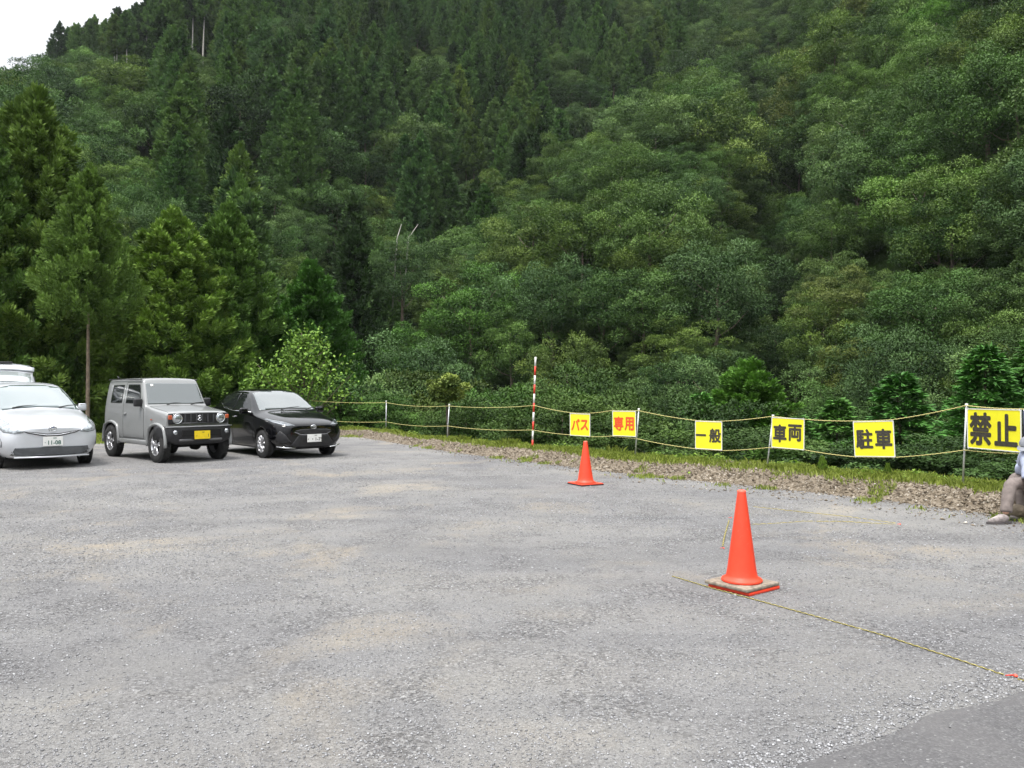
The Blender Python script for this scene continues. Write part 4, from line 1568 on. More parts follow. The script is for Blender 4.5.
# left in photo: near leg; feet point towards the left of the photo and a little to the camera
kneeA, ankA = (-0.415, -0.17, 0.445), (-0.52, -0.24, 0.10)
kneeB, ankB = (-0.20, 0.12, 0.48), (-0.14, 0.02, 0.10)
sh = (-0.10, -0.02, 0.75)
neck = (-0.15, -0.05, 0.80)
head = (-0.15, -0.09, 0.835)


def lp(a, b, t, r):
    return (a[0] + (b[0] - a[0]) * t, a[1] + (b[1] - a[1]) * t, a[2] + (b[2] - a[2]) * t, r)


# body: one surface (trunk, neck, head, arms with hands, lower legs)
shL, shR = (-0.225, -0.17, 0.71), (-0.02, 0.16, 0.74)
elL, wrL = (-0.27, -0.25, 0.46), (-0.20, -0.27, 0.24)
elR, wrR = (-0.10, 0.16, 0.52), (-0.12, -0.06, 0.36)
hipA, hipB = (0.06, -0.02, 0.40), (0.08, 0.20, 0.40)
body = [
    [(*hip, 0.135), lp(hip, sh, 0.4, 0.125), lp(hip, sh, 0.75, 0.13), (*sh, 0.10), (*neck, 0.052), lp(neck, head, 0.6, 0.055), (*head, 0.09), (-0.165, -0.105, 0.885, 0.085)],
    [(*sh, 0.10), (*shL, 0.06), lp(shL, elL, 0.5, 0.047), (*elL, 0.04), lp(elL, wrL, 0.5, 0.036), (*wrL, 0.025), (wrL[0] - 0.005, wrL[1] - 0.005, wrL[2] - 0.05, 0.028)],
    [(*sh, 0.10), (*shR, 0.06), lp(shR, elR, 0.5, 0.047), (*elR, 0.04), lp(elR, wrR, 0.5, 0.036), (*wrR, 0.025), (wrR[0] - 0.01, wrR[1] - 0.02, wrR[2] - 0.05, 0.028)],
    [(*hip, 0.135), (*hipA, 0.09), lp(hipA, kneeA, 0.5, 0.075), (*kneeA, 0.055), lp(kneeA, ankA, 0.35, 0.055), (*ankA, 0.037)],
    [(*hip, 0.135), (*hipB, 0.09), lp(hipB, kneeB, 0.5, 0.075), (*kneeB, 0.055), lp(kneeB, ankB, 0.35, 0.055), (*ankB, 0.037)],
]
bd = skin('body', body, M['skin'], per, 2, 0)


def hand(w, side):
    base = Vector((w[0] - 0.007, w[1] - 0.01, w[2] - 0.055))
    ch = []
    for k in range(4):
        off = Vector(((k - 1.5) * 0.017, 0.004 * side, 0))
        L = (0.072, 0.08, 0.076, 0.06)[k]
        a = base + off
        b = a + Vector((0, -0.004, -L * 0.45 - 0.01))
        c = b + Vector((0, 0.02 * side, -L * 0.33))
        d = c + Vector((0, 0.02 * side, -L * 0.2))
        ch.append([(*(base + off * 0.3 + Vector((0, 0, 0.02))), 0.010), (*a, 0.0095), (*b, 0.0085), (*c, 0.008), (*d, 0.007)])
    t0 = base + Vector((0.024, 0, 0.015))
    ch.append([(*(base + Vector((0.008, 0, 0.03))), 0.011), (*t0, 0.011), (*(t0 + Vector((0.022, 0.01 * side, -0.028))), 0.0095), (*(t0 + Vector((0.028, 0.022 * side, -0.052))), 0.008)])
    for c_ in ch:
        skin('finger' if c_ is not ch[-1] else 'thumb', [c_], M['skin'], per, 2, 0)


hand(wrL, 1)
hand(wrR, -1)
# clothes
skin('trousers', [
    [(*hip, 0.155), (*hipA, 0.108), lp(hipA, kneeA, 0.5, 0.092), (*kneeA, 0.070), lp(kneeA, ankA, 0.25, 0.072), lp(kneeA, ankA, 0.6, 0.068), lp(kneeA, ankA, 0.88, 0.066), lp(kneeA, ankA, 0.94, 0.066)],
    [(*hip, 0.155), (*hipB, 0.108), lp(hipB, kneeB, 0.5, 0.098), (*kneeB, 0.078), lp(kneeB, ankB, 0.25, 0.08), lp(kneeB, ankB, 0.6, 0.074), lp(kneeB, ankB, 0.88, 0.068), lp(kneeB, ankB, 0.94, 0.067)],
], M['trousers'], per, 2, 0)
skin('shirt', [
    [lp(hip, sh, 0.02, 0.16), lp(hip, sh, 0.4, 0.15), lp(hip, sh, 0.75, 0.152), (*sh, 0.118), lp(sh, neck, 0.6, 0.075)],
    [(*sh, 0.118), (*shL, 0.08), lp(shL, elL, 0.45, 0.07), lp(shL, elL, 0.8, 0.068), lp(shL, elL, 0.86, 0.067)],
    [(*sh, 0.118), (*shR, 0.08), lp(shR, elR, 0.45, 0.07), lp(shR, elR, 0.8, 0.068), lp(shR, elR, 0.86, 0.067)],
], M['shirt'], per, 2, 0)
# face details
fd = Vector((-0.75, -0.45, -0.35)).normalized()
hc = Vector((-0.158, -0.103, 0.858))
side = fd.cross(Vector((0, 0, 1))).normalized()
upv = side.cross(fd).normalized()
nb = MB()
nb.tube([hc + fd * 0.08 + upv * 0.02, hc + fd * 0.105 - upv * 0.012, hc + fd * 0.088 - upv * 0.022], [0.008, 0.013, 0.007], 8)
nb.build('nose', M['skin'], per, True)
for s_ in (-1, 1):
    e_ = MB()
    e_.lathe([(0, -0.004), (0.013, 0), (0.012, 0.004), (0, 0.006)], 10)
    o_ = e_.build('eye', M['hair'], per, True)
    o_.location = hc + fd * 0.084 + side * 0.03 * s_ + upv * 0.012
    o_.rotation_euler = fd.to_track_quat('Z', 'Y').to_euler()
    e_ = MB()
    e_.lathe([(0, -0.006), (0.022, -0.004), (0.026, 0.004), (0.018, 0.008), (0, 0.004)], 14)
    o_ = e_.build('ear', M['skin'], per, True)
    o_.location = hc + side * 0.088 * s_ - fd * 0.005
    o_.rotation_euler = (side * s_).to_track_quat('Z', 'Y').to_euler()
mo = MB()
mo.tube([hc + fd * 0.085 - upv * 0.048 - side * 0.02, hc + fd * 0.091 - upv * 0.05, hc + fd * 0.085 - upv * 0.048 + side * 0.02], [0.003, 0.005, 0.003], 6)
mo.build('mouth', simple('lips', (0.38, 0.17, 0.14), 0.5), per, True)


def dome(name, c, axis, fwd, r, mat, lo=-0.1, sc=(1, 1, 1)):
    bm = bmesh.new()
    bmesh.ops.create_uvsphere(bm, u_segments=28, v_segments=18, radius=r)
    bmesh.ops.delete(bm, geom=[v for v in bm.verts if v.co.z < lo * r], context='VERTS')
    m = Matrix((fwd, axis.cross(fwd), axis)).transposed().to_4x4()
    bmesh.ops.transform(bm, matrix=Matrix.Translation(c) @ m @ Matrix.Diagonal((*sc, 1)), verts=bm.verts)
    me = bpy.data.meshes.new(name)
    bm.to_mesh(me)
    bm.free()
    return mesh_obj(name, me, mat, per, True)


dome('hair', hc - fd * 0.008, upv, fd, 0.099, M['hair'], -0.45, (1.0, 0.98, 0.95))
cap = dome('cap', hc + upv * 0.012, upv, fd, 0.105, M['capcloth'], 0.02, (1.05, 1.0, 0.95))
br = MB()
rows_ = []
for k in range(9):
    a = R(-62 + 124 * k / 8)
    p0_ = hc + upv * 0.018 + fd * math.cos(a) * 0.108 + side * math.sin(a) * 0.105
    p1_ = p0_ + fd * 0.068 * math.cos(a * 0.8) - upv * 0.014
    rows_.append((p0_, p1_))
for t_ in (0.0, 0.004):
    vv = [[br.bm.verts.new(p + upv * t_) for p in q] for q in rows_]
    for a_, b_ in zip(vv, vv[1:]):
        br.bm.faces.new((a_[0], b_[0], b_[1], a_[1]))
br.build('cap_brim', M['capcloth'], per, True)


# shoes
def shoe(ank, dirv):
    a = Vector(ank)
    d_ = Vector((dirv[0], dirv[1], 0)).normalized()
    z0 = 0.0
    heel = Vector((a.x, a.y, 0)) - d_ * 0.055
    ch = [[(*(a + Vector((0, 0, 0.015))), 0.05), (*(a + d_ * 0.01 - Vector((0, 0, 0.035))), 0.05), (*(Vector((a.x, a.y, 0.048)) + d_ * 0.09), 0.043), (*(Vector((a.x, a.y, 0.036)) + d_ * 0.16), 0.034), (*(Vector((a.x, a.y, 0.03)) + d_ * 0.20), 0.024)],
          [(*(a + d_ * 0.01 - Vector((0, 0, 0.035))), 0.05), (*(heel + Vector((0, 0, 0.048))), 0.038)]]
    s_ = skin('shoe', ch, M['shoe'], per, 2, 0)
    sd = Vector((-d_.y, d_.x, 0))
    so = MB()
    out = []
    for k in range(28):
        t = 2 * math.pi * k / 28
        u = math.cos(t)
        w = math.sin(t) * (0.043 if u > 0 else 0.037)
        out.append(Vector((a.x, a.y, 0)) + d_ * (0.072 + u * 0.150) + sd * w)
    lo_ = [so.bm.verts.new((p.x, p.y, 0.004)) for p in out]
    hi_ = [so.bm.verts.new((p.x, p.y, 0.026)) for p in out]
    so.bm.faces.new(lo_[::-1])
    so.bm.faces.new(hi_)
    for k in range(28):
        so.bm.faces.new((lo_[k], lo_[(k + 1) % 28], hi_[(k + 1) % 28], hi_[k]))
    q = so.build('sole', M['sole'], s_)
    la = MB()
    for k in range(4):
        c_ = Vector((a.x, a.y, 0.098 - 0.012 * k)) + d_ * (0.052 + 0.025 * k)
        la.tube([c_ - sd * 0.022, c_ + Vector((0, 0, 0.006)), c_ + sd * 0.022], 0.0035, 5)
    la.build('lace', M['whitepost'], s_)
    return s_


shoe(ankA, (-1.0, -0.10))
shoe((ankB[0], ankB[1], 0.12), (-0.95, -0.2))
# ------------------------------------------------------------------ cars
def paint(name, c, metal, rough, coat=1.0):
    m, nt, p = new_mat(name)
    tc = nt.nodes.new('ShaderNodeTexCoord')
    f = noise(nt, tc.outputs['Object'], 3.0, 6, 0.6)
    nt.links.new(ramp(nt, f, [(0.3, tuple(x * 0.94 for x in c)), (0.7, tuple(min(1, x * 1.05) for x in c))]), p.inputs['Base Color'])
    p.inputs['Metallic'].default_value = metal
    r_ = ramp(nt, f, [(0.3, rough), (0.7, rough + 0.12)])
    nt.links.new(r_, p.inputs['Roughness'])
    p.inputs['Coat Weight'].default_value = coat
    p.inputs['Coat Roughness'].default_value = 0.05
    return m


def glass(name, c, rough=0.04):
    m, nt, p = new_mat(name)
    p.inputs['Base Color'].default_value = (*c, 1)
    p.inputs['Roughness'].default_value = rough
    p.inputs['Specular IOR Level'].default_value = 0.9
    p.inputs['Coat Weight'].default_value = 1.0
    p.inputs['Coat Roughness'].default_value = 0.02
    return m


M['p_silver'] = paint('silver_paint', (0.60, 0.62, 0.655), 0.25, 0.3)
M['p_grey'] = paint('solid_grey_paint', (0.235, 0.24, 0.24), 0.0, 0.35)
M['p_black'] = paint('black_paint', (0.003, 0.003, 0.004), 0.0, 0.08, 0.5)
M['p_black'].node_tree.nodes['Principled BSDF'].inputs['Specular IOR Level'].default_value = 0.3
M['wind'] = glass('windscreen_glass', (0.075, 0.09, 0.092), 0.02)  # grey base colour stands in for part of the reflected sky
M['wind_silver'] = glass('windscreen_glass_pale', (0.13, 0.165, 0.17), 0.02)  # paler base colour paints in more of the reflected sky
M['dark_glass'] = glass('dark_glass', (0.012, 0.014, 0.014))
M['dark_glass'].node_tree.nodes['Principled BSDF'].inputs['Coat Weight'].default_value = 0.0
M['dark_glass'].node_tree.nodes['Principled BSDF'].inputs['Specular IOR Level'].default_value = 0.45
M['chrome'] = simple('chrome', (0.8, 0.81, 0.83), 0.12, 1.0, vary=0.03)
M['alloy'] = simple('alloy', (0.62, 0.62, 0.64), 0.28, 0.85, vary=0.08)
M['lampglass'] = simple('lamp_lens', (0.50, 0.53, 0.56), 0.06, 0.7, 1.0, vary=0.45, scale=38)
M['lampdark'] = simple('lamp_housing', (0.10, 0.11, 0.12), 0.15, 0.5, 1.0)
M['amber'] = simple('amber_lens', (0.50, 0.09, 0.03), 0.2, 0, 1.0)
M['redlens'] = simple('red_lens', (0.45, 0.02, 0.02), 0.15, 0, 1.0)
M['arch'] = simple('arch_liner', (0.008, 0.008, 0.008), 0.95)
M['plate_white'] = simple('plate_white', (0.80, 0.80, 0.78), 0.4, vary=0.04)
M['plate_yellow'] = simple('plate_yellow', (0.82, 0.60, 0.02), 0.4, vary=0.06)
M['plate_green'] = simple('plate_green_ink', (0.03, 0.12, 0.09), 0.5)
M['plate_ink'] = simple('plate_ink', (0.05, 0.045, 0.03), 0.5)
M['blue_emblem'] = simple('blue_emblem', (0.10, 0.16, 0.45), 0.2, 0.3, 1.0)
M['seat_cloth'] = simple('seat_cloth', (0.06, 0.06, 0.065), 0.9)
CUTTER = None


def ring(*p):
    return p


def car_body(name, stations, mat, parent, sub=2, arches=None):
    """stations: (x, [(y, z) ...]) half sections from bottom centre to top centre"""
    vs, fs = [], []
    n = len(stations[0][1])
    full = 2 * n - 2
    for st in stations:
        x, half = st[0], st[1]
        pts_ = [(p[0], p[1], p[2] if len(p) > 2 else 0) for p in half]
        loop = pts_ + [(-y, z, dx) for y, z, dx in pts_[-2:0:-1]]
        for y, z, dx in loop:
            vs.append((x + dx, y, z))
    m = len(stations)
    for i in range(m - 1):
        for k in range(full):
            a, b = i * full + k, i * full + (k + 1) % full
            fs.append((a, b, b + full, a + full))
    # end caps as bands joining the two sides
    for i, flip in ((0, True), (m - 1, False)):
        o_ = i * full
        for k in range(n - 1):
            a, b = o_ + k, o_ + k + 1
            c, d = o_ + (full - k - 1) % full, o_ + (full - k) % full
            f = []
            for q in (a, b, c, d):
                if q not in f:
                    f.append(q)
            if len(f) >= 3:
                fs.append(tuple(f[::-1]) if flip else tuple(f))
    me = pydata(name, vs, fs)
    bm = bmesh.new()
    bm.from_mesh(me)
    bmesh.ops.recalc_face_normals(bm, faces=bm.faces)
    bm.to_mesh(me)
    bm.free()
    me.materials.append(mat)
    me.materials.append(M['arch'])
    me.polygons.foreach_set('use_smooth', [True] * len(me.polygons))
    o = bpy.data.objects.new(name, me)
    col.objects.link(o)
    sb = o.modifiers.new('s', 'SUBSURF')
    sb.levels = sb.render_levels = sub
    apply_mods(o)
    if arches:
        cm = MB()
        for x, r, z, yi in arches:
            for s in (-1, 1):
                cm.lathe([(0, s * yi), (r, s * yi), (r, s * 1.3), (0, s * 1.3)], 40, 'y', (x, 0, z))
        cut = cm.build('cutter', M['arch'])
        for q in cut.data.polygons:
            q.material_index = 0
        bo = o.modifiers.new('b', 'BOOLEAN')
        bo.operation = 'DIFFERENCE'
        bo.object = cut
        bo.solver = 'EXACT'
        try:
            bo.material_mode = 'TRANSFER'
        except Exception:
            pass
        apply_mods(o)
        bpy.data.objects.remove(cut)
    o.parent = parent
    return o


def bvh_of(o):
    bm = bmesh.new()
    bm.from_mesh(o.data)
    t = BVHTree.FromBMesh(bm)
    bm.free()
    return t


def patch(name, tree, poly, plane, mat, parent, off=0.004, step=0.04, back=0.012, sgn=1, smooth=True):
    """cut-out panel that follows the bodywork. plane: 'f' front (y,z), 'r' rear (y,z), 's' side (x,z) with sgn, 't' top (x,y)"""
    poly = [Vector(p) for p in poly]
    # densify the outline
    out = []
    for a, b in zip(poly, poly[1:] + poly[:1]):
        k = max(1, int((b - a).length / step))
        for i in range(k):
            out.append(a.lerp(b, i / k))
    x0, x1 = min(p.x for p in out), max(p.x for p in out)
    y0, y1 = min(p.y for p in out), max(p.y for p in out)

    def inside(q):
        c = False
        for i in range(len(out)):
            a, b = out[i], out[i - 1]
            if (a.y > q[1]) != (b.y > q[1]) and q[0] < (b.x - a.x) * (q[1] - a.y) / (b.y - a.y) + a.x:
                c = not c
        return c

    ptsx = list(out)
    for gx in np.arange(x0 + step * 0.5, x1, step):
        for gy in np.arange(y0 + step * 0.5, y1, step):
            if inside((gx, gy)) and min((Vector((gx, gy)) - p).length for p in out) > step * 0.35:
                ptsx.append(Vector((gx, gy)))
    ne = len(out)
    r_ = delaunay_2d_cdt(ptsx, [(i, (i + 1) % ne) for i in range(ne)], [], 1, 1e-6)
    v2, _e, f2 = r_[0], r_[1], r_[2]
    vs = []
    nm = {'f': Vector((1, 0, 0)), 'r': Vector((-1, 0, 0)), 's': Vector((0, sgn, 0)), 't': Vector((0, 0, 1))}[plane]
    for v in v2:
        if plane in 'fr':
            o_ = Vector((nm.x * 6, v.x, v.y))
        elif plane == 's':
            o_ = Vector((v.x, sgn * 4, v.y))
        else:
            o_ = Vector((v.x, v.y, 5))
        loc, nn, _i, _d = tree.ray_cast(o_, -nm)
        if loc is None:
            loc, nn, _i, _d = tree.find_nearest(o_ * 0.3)
        if nn.dot(nm) < 0:
            nn = -nn
        vs.append(loc + (nn * 0.6 + nm * 0.4) * off)
    bm = bmesh.new()
    bv = [bm.verts.new(v) for v in vs]
    for f in f2:
        a, b, c = [vs[i] for i in f[:3]]
        fl = (b - a).cross(c - a).dot(nm) < 0
        try:
            bm.faces.new([bv[i] for i in (f[::-1] if fl else f)])
        except ValueError:
            pass
    be = [e for e in bm.edges if e.is_boundary]
    ex = bmesh.ops.extrude_edge_only(bm, edges=be)
    for v in ex['geom']:
        if isinstance(v, bmesh.types.BMVert):
            v.co -= nm * back
    me = bpy.data.meshes.new(name)
    bm.to_mesh(me)
    bm.free()
    if smooth:
        me.polygons.foreach_set('use_smooth', [len(f.vertices) == 3 for f in me.polygons])
    return mesh_obj(name, me, mat, parent)


def mir(poly):
    return [(-a, b) for a, b in poly]


def wheel(parent, x, y, r, w, spokes, rimr, mat_spoke, side, twin=False, dark=False):
    e = empty('wheel', (x, y, r), 0, parent)
    s = side
    prof = [(rimr - 0.005, -w / 2), (rimr + 0.02, -w / 2 - 0.004), (r - 0.03, -w / 2 + 0.002), (r - 0.008, -w / 2 + 0.022), (r, -w / 2 + 0.045), (r, w / 2 - 0.045), (r - 0.008, w / 2 - 0.022), (r - 0.03, w / 2 - 0.002), (rimr + 0.02, w / 2 + 0.004), (rimr - 0.005, w / 2)]
    t = MB()
    t.lathe(prof, 48, 'y')
    for k in range(44):          # tread blocks
        a = 2 * math.pi * k / 44
        for q in (-1, 1):
            t.box((math.cos(a) * (r - 0.001), q * w * 0.26, math.sin(a) * (r - 0.001)), (0.03, w * 0.34, 0.010), Matrix.Rotation(-a + math.pi / 2, 3, 'Y'))
    t.build('tyre', M['rubber'], e, True)
    rm = MB()
    rm.lathe([(rimr, s * (-w / 2)), (rimr, s * (w / 2 - 0.01)), (rimr - 0.008, s * (w / 2)), (rimr - 0.018, s * (w / 2 - 0.008)), (rimr - 0.022, s * (w / 2 - 0.05)), (rimr - 0.03, s * (w / 2 - 0.08))], 40, 'y')
    for k in range(spokes):
        a = 2 * math.pi * k / spokes + 0.2
        offs = (-0.085, 0.085) if twin else (0,)
        for o_ in offs:
            p = [(math.cos(a + o_ * 1.6) * 0.045, s * (w / 2 - 0.018), math.sin(a + o_ * 1.6) * 0.045), (math.cos(a + o_) * (rimr * 0.6), s * (w / 2 - 0.014), math.sin(a + o_) * rimr * 0.6),
                 (math.cos(a + o_ * 1.9) * (rimr - 0.012), s * (w / 2 - 0.012), math.sin(a + o_ * 1.9) * (rimr - 0.012))]
            rm.tube(p, [0.022, 0.014 if twin else 0.022, 0.016 if twin else 0.028], 6)
    rm.lathe([(0.0, s * (w / 2 - 0.0)), (0.032, s * (w / 2 - 0.004)), (0.05, s * (w / 2 - 0.02)), (0.052, s * (w / 2 - 0.05))], 24, 'y')
    rm.build('rim', mat_spoke, e, True)
    MB().lathe([(0, s * (w / 2 - 0.075)), (rimr - 0.03, s * (w / 2 - 0.075)), (rimr - 0.02, s * (w / 2 - 0.09))], 32, 'y').build('brake_disc', M['arch'], e, True)
    return e


def plate(parent, pos, tilt, w, h, mat, ink, lines):
    e = empty('number_plate', pos, 0, parent)
    e.rotation_euler = (0, tilt, 0)
    MB().box((0, 0, 0), (0.008, w, h), None, 0.002).build('plate_panel', mat, e)
    for s, y, z, size, bold in lines:
        text_mesh('characters', s, size, bold, ink, e, (0.0055, y, z), (R(90), 0, R(90)), 1.0, 0.0006)
    return e


def ellipse_ring(mb, c, a, b, t, nn=28, rx=0.004, tilt=0.0, flat='x'):
    pts_ = []
    for k in range(nn + 1):
        q = 2 * math.pi * k / nn
        pts_.append(Vector(c) + Vector((math.sin(q) * b * tilt, math.cos(q) * a, math.sin(q) * b)))
    mb.tube(pts_, t, 6, False)
    return mb


def place_car(name, front, facing, L, label):
    """origin on the ground under the middle of the car; front = where the middle of the front bumper stands"""
    f = Vector((facing[0], facing[1], 0)).normalized()
    c = Vector(front) - f * (L / 2)
    e = empty(name, (c.x, c.y, 0.0), math.atan2(f.y, f.x))
    tag(e, label, 'car', 'cars parked at the left side of the gravel')
    return e


def mirror_part(parent, x, y, z, s, body_mat, w=0.2, h=0.14):
    e = MB()
    e.box((x, s * (y + w * 0.5), z), (0.09, w, h), None, 0.035)
    o = e.build('door_mirror', body_mat, parent, True)
    MB().box((x - 0.047, s * (y + w * 0.5), z), (0.006, w * 0.8, h * 0.76), None, 0.002).build('mirror_glass', M['chrome'], o)
    MB().tube([(x, s * (y - 0.06), z - 0.06), (x, s * (y + 0.06), z - 0.03)], 0.022, 8).build('mirror_arm', M['black_plastic'], o, True)


# ================= grey boxy off-roader =========================================
F_DIR = (0.69, -0.725)
f2 = Vector((0.69, -0.725))
fc = Vector((at(202, 16.6).x, 16.6, 0))
J = place_car('off_road_car', fc, (0.735, -0.678), 3.40, 'boxy grey off-road car with black bumper and yellow number plate, middle of the three cars')


def jr(zb, yl, ys, yh, zh, yr, zr, zc):
    return [(0, zb), (yl * 0.85, zb), (yl, zb + 0.02), (ys, zb + 0.10), (ys + 0.005, 0.78), (ys, 0.98), (yh, zh), (yr, zr), (yr * 0.93, zc - 0.015), (yr * 0.55, zc), (0, zc + 0.004)]


def jhood(zb, ys, zt):
    return [(0, zb), (ys * 0.85, zb), (ys - 0.02, zb + 0.02), (ys, zb + 0.10), (ys + 0.003, 0.78), (ys, 0.95), (ys - 0.01, zt - 0.045), (ys - 0.035, zt - 0.01), (ys - 0.09, zt), (ys * 0.55, zt + 0.012), (0, zt + 0.018)]


st = [
    (1.555, jhood(0.58, 0.64, 0.99)), (1.54, jhood(0.55, 0.655, 1.0)), (1.50, jhood(0.48, 0.665, 1.02)), (1.30, jhood(0.38, 0.675, 1.045)), (0.90, jhood(0.36, 0.68, 1.09)), (0.66, jhood(0.36, 0.682, 1.125)),
    (0.62, jhood(0.36, 0.682, 1.13)),
    (0.585, jr(0.36, 0.66, 0.685, 0.68, 1.09, 0.655, 1.115, 1.145)),
    (0.53, jr(0.36, 0.66, 0.685, 0.68, 1.11, 0.642, 1.225, 1.25)),
    (0.325, jr(0.36, 0.66, 0.685, 0.68, 1.13, 0.60, 1.60, 1.63)),
    (0.285, jr(0.36, 0.66, 0.685, 0.68, 1.13, 0.59, 1.66, 1.70)),
    (0.20, jr(0.36, 0.66, 0.685, 0.68, 1.13, 0.588, 1.672, 1.717)),
    (-0.6, jr(0.36, 0.66, 0.685, 0.68, 1.13, 0.588, 1.675, 1.725)),
    (-1.38, jr(0.38, 0.66, 0.685, 0.68, 1.13, 0.588, 1.66, 1.71)),
    (-1.46, jr(0.42, 0.655, 0.68, 0.67, 1.08, 0.58, 1.63, 1.685)),
    (-1.50, jr(0.46, 0.63, 0.66, 0.655, 1.08, 0.565, 1.60, 1.64)),
]
WB = 2.25
xf, xr = 1.16, 1.16 - WB
jb = car_body('body', st, M['p_grey'], J, 2, [(xf, 0.405, 0.37, 0.42), (xr, 0.405, 0.37, 0.42)])
T = bvh_of(jb)
wsp = [(-0.60, 1.165), (0.60, 1.165), (0.545, 1.605), (-0.545, 1.605)]
ws = patch('windscreen', T, wsp, 'f', M['wind'], J, 0.004)
patch('inspection_sticker', T, [(-0.46, 1.53), (-0.40, 1.53), (-0.40, 1.58), (-0.46, 1.58)], 'f', M['whitepost'], ws, 0.007, back=0.002)
MB().box((0.345, 0, 1.555), (0.02, 0.16, 0.05), None, 0.01).build('mirror_housing', M['black_plastic'], ws)
for s in (1, -1):
    patch('door_window', T, [(0.38, 1.185), (0.41, 1.175), (-0.36, 1.175), (-0.36, 1.58), (0.20, 1.58), (0.27, 1.50)], 's', M['dark_glass'], J, 0.004, sgn=s)
    patch('rear_side_window', T, [(-0.56, 1.175), (-1.16, 1.175), (-1.14, 1.56), (-0.56, 1.57)], 's', M['dark_glass'], J, 0.004, sgn=s)
    # door outline, handle, fender flare, sill
    q = MB()
    for a, b in (((0.56, 0.46), (0.56, 1.06)), ((0.56, 0.46), (-0.46, 0.46)), ((-0.46, 0.46), (-0.46, 1.60)), ((0.56, 1.06), (0.44, 1.10)), ((0.28, 1.62), (-0.46, 1.62))):
        pa, pb = [T.ray_cast(Vector((p[0], s * 4, p[1])), Vector((0, -s, 0)))[0] for p in (a, b)]
        if pa and pb:
            mids = []
            for t in np.linspace(0, 1, 9):
                x_, z_ = a[0] + (b[0] - a[0]) * t, a[1] + (b[1] - a[1]) * t
                h_ = T.ray_cast(Vector((x_, s * 4, z_)), Vector((0, -s, 0)))[0]
                if h_:
                    mids.append(h_)
            if len(mids) > 1:
                q.tube(mids, 0.0045, 4)
    q.build('door_seam', M['arch'], J)
    MB().box((-0.36, s * 0.70, 0.955), (0.14, 0.03, 0.035), None, 0.01).build('door_handle', M['p_grey'], J, True)
    for xx in (xf, xr):
        fl = MB()
        pr = []
        for k in range(19):
            a = R(-8 + 196 * k / 18)
            ca, sa = math.cos(a), math.sin(a)
            # squared-off flare
            m_ = max(abs(ca), abs(sa)) ** 0.35
            pr.append(Vector((xx + ca * 0.425 / m_ * 0.97, s * 0.69, 0.37 + sa * 0.415 / m_ * 0.97)))
        fl.tube(pr, 0.034, 8)
        fl.build('wheel_arch_flare', M['p_grey'], J, True)
    MB().box(((xf + xr) / 2, s * 0.665, 0.375), (1.42, 0.05, 0.10), None, 0.02).build('side_sill', M['p_grey'], J, True)
    mirror_part(J, 0.42, 0.66, 1.20, s, M['black_plastic'], 0.17, 0.17)
    MB().box((0.93, s * 0.694, 0.86), (0.05, 0.012, 0.03), None, 0.005).build('side_repeater', M['amber'], J)
    wheel(J, xf, s * 0.62, 0.345, 0.185, 5, 0.21, M['alloy'], s, True)
    wheel(J, xr, s * 0.62, 0.345, 0.185, 5, 0.21, M['alloy'], s, True)
    # A-pillar trim and drip rail
    MB().tube([(0.27, s * 0.598, 1.675), (-0.5, s * 0.598, 1.69), (-1.40, s * 0.598, 1.68)], 0.014, 6).build('roof_rail', M['black_plastic'], J, True)
# front
MB().box((1.560, 0, 0.885), (0.05, 1.26, 0.215), None, 0.02).build('front_panel', M['black_plastic'], J, True)
gr_ = MB()
for k in range(6):
    gr_.box((1.592, -0.30 + 0.12 * k, 0.885), (0.03, 0.026, 0.17), None, 0.006)
gr_.box((1.588, 0, 0.985), (0.03, 0.74, 0.02)).box((1.588, 0, 0.79), (0.03, 0.74, 0.02))
gr_.build('grille', simple('grille_plastic', (0.05, 0.052, 0.056), 0.4), J, True)
em = MB()
sp = [(0.035, 0.045), (-0.01, 0.062), (-0.04, 0.035), (0.045, -0.012), (0.01, -0.06), (-0.035, -0.042)]
em.tube([(1.612, y, 0.89 + z) for y, z in ((0.045, 0.022), (0.0, 0.058), (-0.045, 0.022))], 0.010, 6)
em.tube([(1.612, 0.045, 0.912), (1.612, -0.045, 0.868)], 0.011, 6)
em.tube([(1.612, -0.02, 0.917), (1.612, 0.02, 0.863)], 0.009, 6)
em.tube([(1.612, y, 0.89 + z) for y, z in ((-0.045, -0.022), (0.0, -0.058), (0.045, -0.022))], 0.010, 6)
em.build('emblem', M['chrome'], J, True)
for s in (1, -1):
    h_ = MB()
    h_.lathe([(0, 0.028), (0.05, 0.025), (0.082, 0.012), (0.088, 0)], 32, 'x', (1.585, s * 0.455, 0.885))
    hl = h_.build('headlight', M['lampglass'], J, True)
    MB().lathe([(0.086, 0.0), (0.098, 0.012), (0.103, 0.006), (0.104, -0.02)], 36, 'x', (1.592, s * 0.455, 0.885)).build('lamp_ring', M['chrome'], hl, True)
    MB().box((1.617, s * 0.455, 0.885), (0.006, 0.11, 0.012)).build('lamp_bar', M['lampdark'], hl)
    MB().box((1.578, s * 0.60, 0.915), (0.04, 0.075, 0.085), None, 0.012).build('turn_signal', M['amber'], J, True)
    MB().lathe([(0, 0.02), (0.035, 0.016), (0.044, 0)], 22, 'x', (1.690, s * 0.54, 0.615)).build('fog_light', M['lampglass'], J, True)
